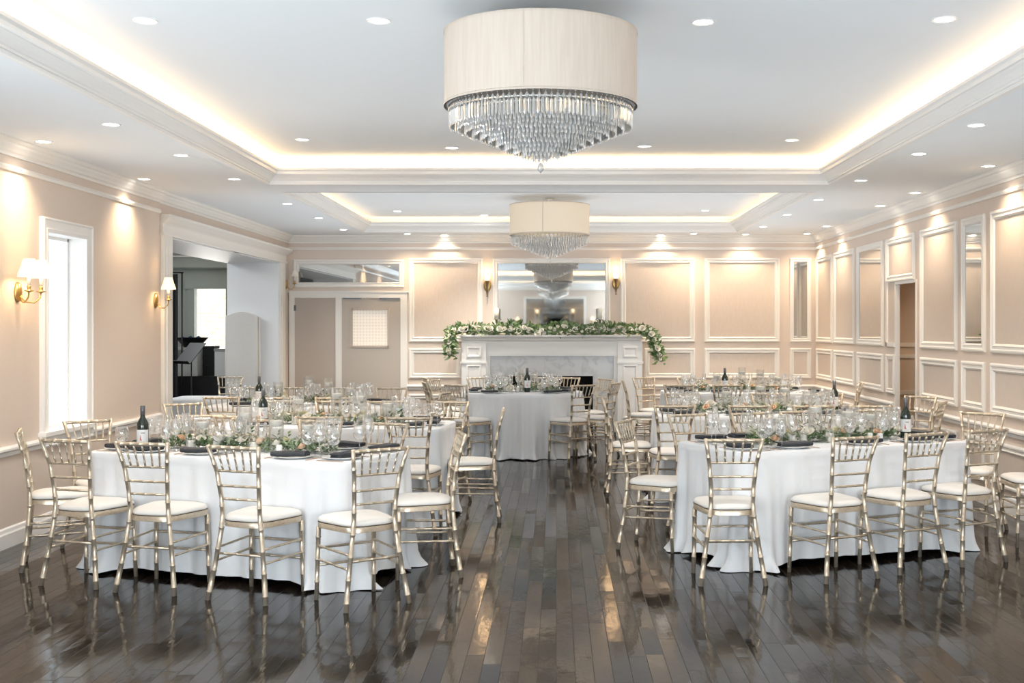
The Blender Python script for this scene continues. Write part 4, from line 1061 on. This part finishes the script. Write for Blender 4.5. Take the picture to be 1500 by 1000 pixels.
BOT={'back left table':(-3.06,12.30),'front left table':(-2.68,7.74),'middle left table':(-2.42,9.86),'fireplace table':(-.36,14.78),'front right table':(2.52,8.62),'middle right table':(2.64,11.35),'back right table':(2.08,14.75)}
for T in TABLES:
    cx,cy=T['c']; rz=math.radians(T['r']); rd='round' in T; front=T['n'].startswith('front')
    garland(T)
    occ=[]   # occupied circles (x,y,r)
    def w2(lx,ly): return (cx+lx*math.cos(rz)-ly*math.sin(rz), cy+lx*math.sin(rz)+ly*math.cos(rz))
    # vases
    vs=[(-.38,.0,.20),(-.06,.02,.285),(.20,-.01,.235),(.42,.02,.20)] if not rd else [(-.02,.0,.29),(.14,.08,.24),(-.2,.04,.20)]
    if not front and not rd: vs=[(-.30,0,.235),(.02,.03,.30),(.24,-.02,.275),(.46,.0,.20)]
    for k,(lx,ly,h) in enumerate(vs):
        x,y=w2(lx,ly); occ.append((x,y,.055))
        cyl_vase(x,y,h,'%s glass cylinder vase in the middle of the %s'%(ordl(k,len(vs)),T['n']),'cylinder vases on the '+T['n'])
    if T['n'] in BOT:
        x,y=BOT[T['n']]; bottle(x,y,'dark wine bottle with pale label standing on the '+T['n'],.15 if x<0 else -.2); occ.append((x,y,.042))
    def free(x,y,r):
        if any(math.hypot(x-a,y-b)<r+c for a,b,c in occ): return False
        dx,dy=x-cx,y-cy; lx=dx*math.cos(rz)+dy*math.sin(rz); ly=-dx*math.sin(rz)+dy*math.cos(rz)
        if rd: return math.hypot(lx,ly)<.68
        return abs(lx)<HA-.05 and abs(ly)<HB-.05
    grp=T['n']
    plc=[]
    for phr,x,y,fx_,fy_ in T['places']:
        dx,dy=x-cx,y-cy; lx=dx*math.cos(rz)+dy*math.sin(rz); ly=-dx*math.sin(rz)+dy*math.cos(rz)
        if rd:
            q=math.hypot(lx,ly); k=(T['round']-.16)/q; lx*=k; ly*=k; ix,iy=-lx/math.hypot(lx,ly),-ly/math.hypot(lx,ly)
        else:
            if abs(lx)-HA>abs(ly)-HB: ix,iy=-math.copysign(1,lx),0
            else: ix,iy=0,-math.copysign(1,ly)
            mx,my=HA-.145,HB-.145
            lx=max(-mx,min(mx,lx)); ly=max(-my,min(my,ly))
            if ix: lx=math.copysign(mx,lx); ly=max(-.24,min(.24,ly))
            else: ly=math.copysign(my,ly); lx=max(-.72,min(.72,lx))
        plc.append((phr,lx,ly,ix,iy))
    # separate places that collide
    for _ in range(30):
        for i in range(len(plc)):
            for j in range(i):
                a,b=plc[i],plc[j]; d=math.hypot(a[1]-b[1],a[2]-b[2])
                if d<.27 and not rd:
                    ux,uy=((a[1]-b[1])/max(d,1e-3),(a[2]-b[2])/max(d,1e-3)); m_=(.275-d)/2
                    na=(a[0],a[1]+(ux*m_ if not a[3] else 0),a[2]+(uy*m_ if a[3] else 0),a[3],a[4]); nb=(b[0],b[1]-(ux*m_ if not b[3] else 0),b[2]-(uy*m_ if b[3] else 0),b[3],b[4])
                    plc[i],plc[j]=na,nb
    for phr,lx,ly,ix,iy in plc:
        x,y=w2(lx,ly); occ.append((x,y,.10))
    for phr,lx,ly,ix,iy in plc:
        x,y=w2(lx,ly)
        fxw=ix*math.cos(rz)-iy*math.sin(rz); fyw=ix*math.sin(rz)+iy*math.cos(rz)
        rxw,ryw=fyw,-fxw       # right hand of the guest
        ang=math.atan2(-fxw,fyw)
        if rd: phr='fireplace table place, '+phr
        put('dinner_plate',plate_me,x,y,ZT,ang,'white dinner plate, '+phr,'plate','plates on the '+grp)
        put('napkin',nap_me,x-fxw*.03,y-fyw*.03,ZT+.0165,ang+R(-.25,.25),'folded black napkin, '+phr,'napkin','napkins on the '+grp)
        if front:
            put('table_knife',knife_me,x+rxw*.15,y+ryw*.15,ZT,ang,'rose gold table knife, '+phr,'knife','knives on the '+grp)
            put('table_fork',fork_me,x-rxw*.15,y-ryw*.15,ZT,ang,'rose gold table fork, '+phr,'fork','forks on the '+grp)
        for kind,a,b,rr in (('wine',.135,.10,.042),('goblet',.15,.01,.044),('flute',.20,.07,.034)):
            ok=False
            for da,db in ((0,0),(.02,.05),(.0,-.06),(.03,-.1),(-.02,.10),(.05,.02),(-.03,.16),(.02,-.16),(.06,-.05),(.0,.2)):
                gx=x+fxw*(a+da)+rxw*(b+db); gy=y+fyw*(a+da)+ryw*(b+db)
                if free(gx,gy,rr): ok=True; break
            if ok:
                occ.append((gx,gy,rr))
                put_glass(kind,gx,gy,{'wine':'tall clear wine glass, ','goblet':'rounded clear water goblet, ','flute':'slim champagne flute, '}[kind]+phr,GL[kind][0].replace('_',' ')+'s on the '+grp,front)
    for k,(lx,ly) in enumerate(((-.52,.06),(-.22,-.10),(.32,.12),(.08,-.14),(-.42,-.13))):
        for q in range(9):
            x,y=w2(lx+.045*q*(1 if lx<0 else -1),ly*(1 if q%2 else .6))
            if free(x,y,.034): break
        else: continue
        occ.append((x,y,.034))
        t=thing('candle_votive','low glass candle cup among the leaves, %s on the %s'%(['far left','left of centre','right','centre front','left front'][k],grp),'candle cup',(x,y,ZT),0,'candle cups on the '+grp)
        MB().lathe([(0,.0),(.031,.0),(.034,.085),(.032,.085),(.029,.005),(0,.005)],20).build('glass_cup',m_glass,t,True,angle=50)
        MB().lathe([(0,.006),(.027,.006),(.030,.062),(.010,.060),(0,.060)],18).build('wax',m_wax,t,True,angle=50)
    # card + salt
    if not rd:
        for lx,ly in ((.56,.02),(.60,.10),(.52,-.12),(.66,0),(.36,.12)):
            x,y=w2(lx,ly)
            if free(x,y,.03): break
        occ.append((x,y,.03))
        o=MB().add([(-.035,-.012,0),(.035,-.012,0),(.035,0,.135),(-.035,0,.135),(-.035,.012,0),(.035,.012,0)],[(0,1,2,3),(3,2,5,4)]).build('table_card',m_label,None,False,(x,y,ZT)); o.rotation_euler=(0,0,.1)
        tag(o,'folded white card standing near the right end of the '+grp,'card')
        for k,(lx,ly) in enumerate(((.30,-.13),(.34,-.19))):
            for q in range(8):
                x,y=w2(lx-.04*q,ly)
                if free(x,y,.02): break
            occ.append((x,y,.02))
            put('salt_shaker',salt_me,x,y,ZT,0,'small white %s shaker on the %s'%(['salt','pepper'][k],grp),'shaker',None)

# ------------------------------------------------------------------ things in and beyond the wide opening
t=thing('wicker_screen','white woven wicker folding screen with arched top leaning by the opening','screen',(-4.44,16.84,0),0)
def arch(w_,h,k=.06): return [(-w_/2,0)]+[(-w_/2+w_*i/12,h-k+k*math.sin(PI*i/12)) for i in range(13)]+[(w_/2,0)]
for nm,dy,dx,ww in (('front_panel',0,0,.43),('rear_panel',.05,.025,.43)):
    pr=arch(ww,1.78-dy*.2)
    g=MB().loops([[(x+dx,dy-.012,z) for x,z in pr],[(x+dx,dy+.012,z) for x,z in pr]],True,True,True)
    p=recalc(g.build(nm,m_wicker,t))
    g=MB().tube([((x+dx,dy,z),.014) for x,z in pr],7); g.build('panel_frame',m_warmtrim,p,True)
# music stand
t=thing('music_stand','black music stand with tilted desk beyond the wide opening','music stand',(-4.72,15.45,0),math.radians(-42))
MB().tube([((0,0,.03),.011),((0,0,.75),.011),((0,0,.76),.008),((0,0,1.12),.008)],8).build('post',m_blackmetal,t,True)
for k in range(3):
    a=2*PI*k/3; MB().tube([((0,0,.12),.007),((.27*math.cos(a),.27*math.sin(a),.008),.007)],6).build('leg',m_blackmetal,t,True)
g=MB().box(-.19,.19,-.004,.004,-.17,.18).box(-.19,.19,-.06,.0,-.175,-.167)
o=g.build('desk',m_blackmetal,t); o.location=(0,-.02,1.23); o.rotation_euler=(-.72,0,0)
# draped buffet table with appliances
t=thing('buffet_table','table draped in black cloth at the end of the side room','table',(-5.45,18.6,0))
MB().box(-.75,.75,-.38,.38,.0,.80).build('black_drape',m_blackcloth,t)
MB().box(-.76,.76,-.39,.39,.80,.82).build('tabletop',m_blackcloth,t)
t=thing('coffee_machine','boxy white appliance on the black draped table','appliance',(-5.70,18.5,.82))
MB().box(-.2,.2,-.2,.2,0,.44).build('body',m_whiteplastic,t); MB().box(-.16,.16,-.215,-.2,.28,.40).build('vent',m_grey,t); MB().box(-.12,.1,-.215,-.2,.05,.18).build('panel',m_whiteplastic,t)
t=thing('water_dispenser','tall black dispenser beside the white appliance','appliance',(-5.36,18.55,.82))
MB().box(-.09,.09,-.15,.15,0,.46).build('body',m_blackmetal,t); MB().tube([((0,-.15,.15),.012),((0,-.20,.14),.012)],8).build('tap',m_silver,t)
t=thing('storage_bin','pale grey box with lid at right of the black draped table','box',(-5.08,18.5,.82))
MB().box(-.16,.16,-.18,.18,0,.38).build('body',m_whiteplastic,t); MB().box(-.17,.17,-.19,.19,.38,.42).build('lid',m_grey,t)
t=thing('snack_basket','dark bowl of blue packets standing on the white appliance','basket',(-5.62,18.42,1.261))
MB().lathe([(0,0),(.12,0),(.24,.14),(.25,.15),(.23,.14),(.11,.012),(0,.012)],24).build('bowl',m_blackmetal,t,True)
for k in range(7):
    a=k*2.4; r=.05+.02*k
    o=MB().lathe([(0,-.03),(.03,-.02),(.034,.01),(.0,.03)],8).build('snack_packet',m_blue,None,True,(-5.62+r*math.cos(a),18.42+r*math.sin(a),1.385+.012*(k%3)))
    tag(o,'small blue packet heaped in the dark bowl','packet','blue packets in the bowl')
t=thing('folded_curtain','tall black curtain hanging at the left of the side room','curtain',(-5.78,17.55,0))
g=MB(); pts=[(-.22+.44*i/40,.04*math.sin(i*1.1)) for i in range(41)]
g.loops([[(x,y,z) for x,y in pts] for z in (.02,1.2,2.35)],False); g.build('curtain_cloth',m_blackcloth,t,True)
MB().tube([((-.3,0,2.37),.012),((.3,0,2.37),.012)],8).build('curtain_rod',m_blackmetal,t,True)
for x_ in (-.28,.28): MB().tube([((x_,0,0),.012),((x_,0,2.37),.012)],8).build('upright',m_blackmetal,t,True)
# small cloth-covered table standing in the opening
t=thing('side_table','low rounded table under a pale grey cloth in the wide opening','table',(-4.25,14.2,0))
out=round_poly([(-.3,-.35),(.3,-.35),(.3,.35),(-.3,.35)],.12,6)
MB().loops([[(p.x*s,p.y*s,z) for p in out] for s,z in ((1.04,.02),(1.02,.3),(1,.68),(.98,.72),(.9,.74),(.05,.745))],True,True,True).build('cover',m_cloth,t,True)

# ------------------------------------------------------------------ light from outside and around
w=bpy.data.worlds.new('World'); scene.world=w; w.use_nodes=True
bg=w.node_tree.nodes['Background']; bg.inputs['Color'].default_value=(.86,.93,1,1); bg.inputs['Strength'].default_value=1.7
DAY=(.78,.90,1)
area('daylight lamp',(-3.02,YF-.02,1.5),(PI/2+.62,0,.12),1.45,1.5,200,DAY)
area('daylight lamp',(2.75,YF-.02,1.5),(PI/2+.62,0,-.06),1.55,1.5,300,DAY)
# added window frames on the solid left wall, each with a fill lamp
for k,(ya,yb) in enumerate(((.6,2.2),(3.0,4.6))):
    g=MB().box(XL,XL+.03,ya-.1,ya,.7,2.35).box(XL,XL+.03,yb,yb+.1,.7,2.35).box(XL,XL+.03,ya-.1,yb+.1,2.35,2.45).box(XL,XL+.05,ya-.1,yb+.1,.66,.72).box(XL,XL+.02,(ya+yb)/2-.02,(ya+yb)/2+.02,.7,2.35)
    struct(g.build('window_%d'%(5+k),m_trim),'added white window frame with fill lamp on the left wall, %s the camera'%['beside','just ahead of'][k],'window')
    area('daylight lamp',(XL+.04,(ya+yb)/2,1.5),(0,-(PI/2+.75),0),1.5,yb-ya,75,DAY)
# added unseen lamps facing up, filling the ceiling with soft light
area('ceiling fill',(-.05,5.5,1.95),(PI,0,0),7.0,8,42,(.84,.93,1))
area('ceiling fill',(-.05,14.3,1.95),(PI,0,0),7.0,5,40,(.88,.94,1))
area('side room daylight',(-6.14,RYB-.1,1.5),(-PI/2,0,0),.55,1.3,22,(1,.96,.9))
area('side room fill',(-6.2,15.2,2.85),(0,0,0),1.6,3.0,50,(.92,.97,1))  # added unseen lamp to brighten the side room
spot((4.3,13.4,2.55),22,WRM,ang=140)  # added unseen spot to brighten the corridor

# ------------------------------------------------------------------ render look
scene.view_settings.view_transform='Standard'
scene.view_settings.look='None'
scene.view_settings.exposure=0.76
scene.view_settings.gamma=1.1
cy_=scene.cycles
cy_.max_bounces=8; cy_.diffuse_bounces=4; cy_.glossy_bounces=5; cy_.transmission_bounces=6; cy_.transparent_max_bounces=24
cy_.caustics_reflective=False; cy_.caustics_refractive=False; cy_.sample_clamp_indirect=6
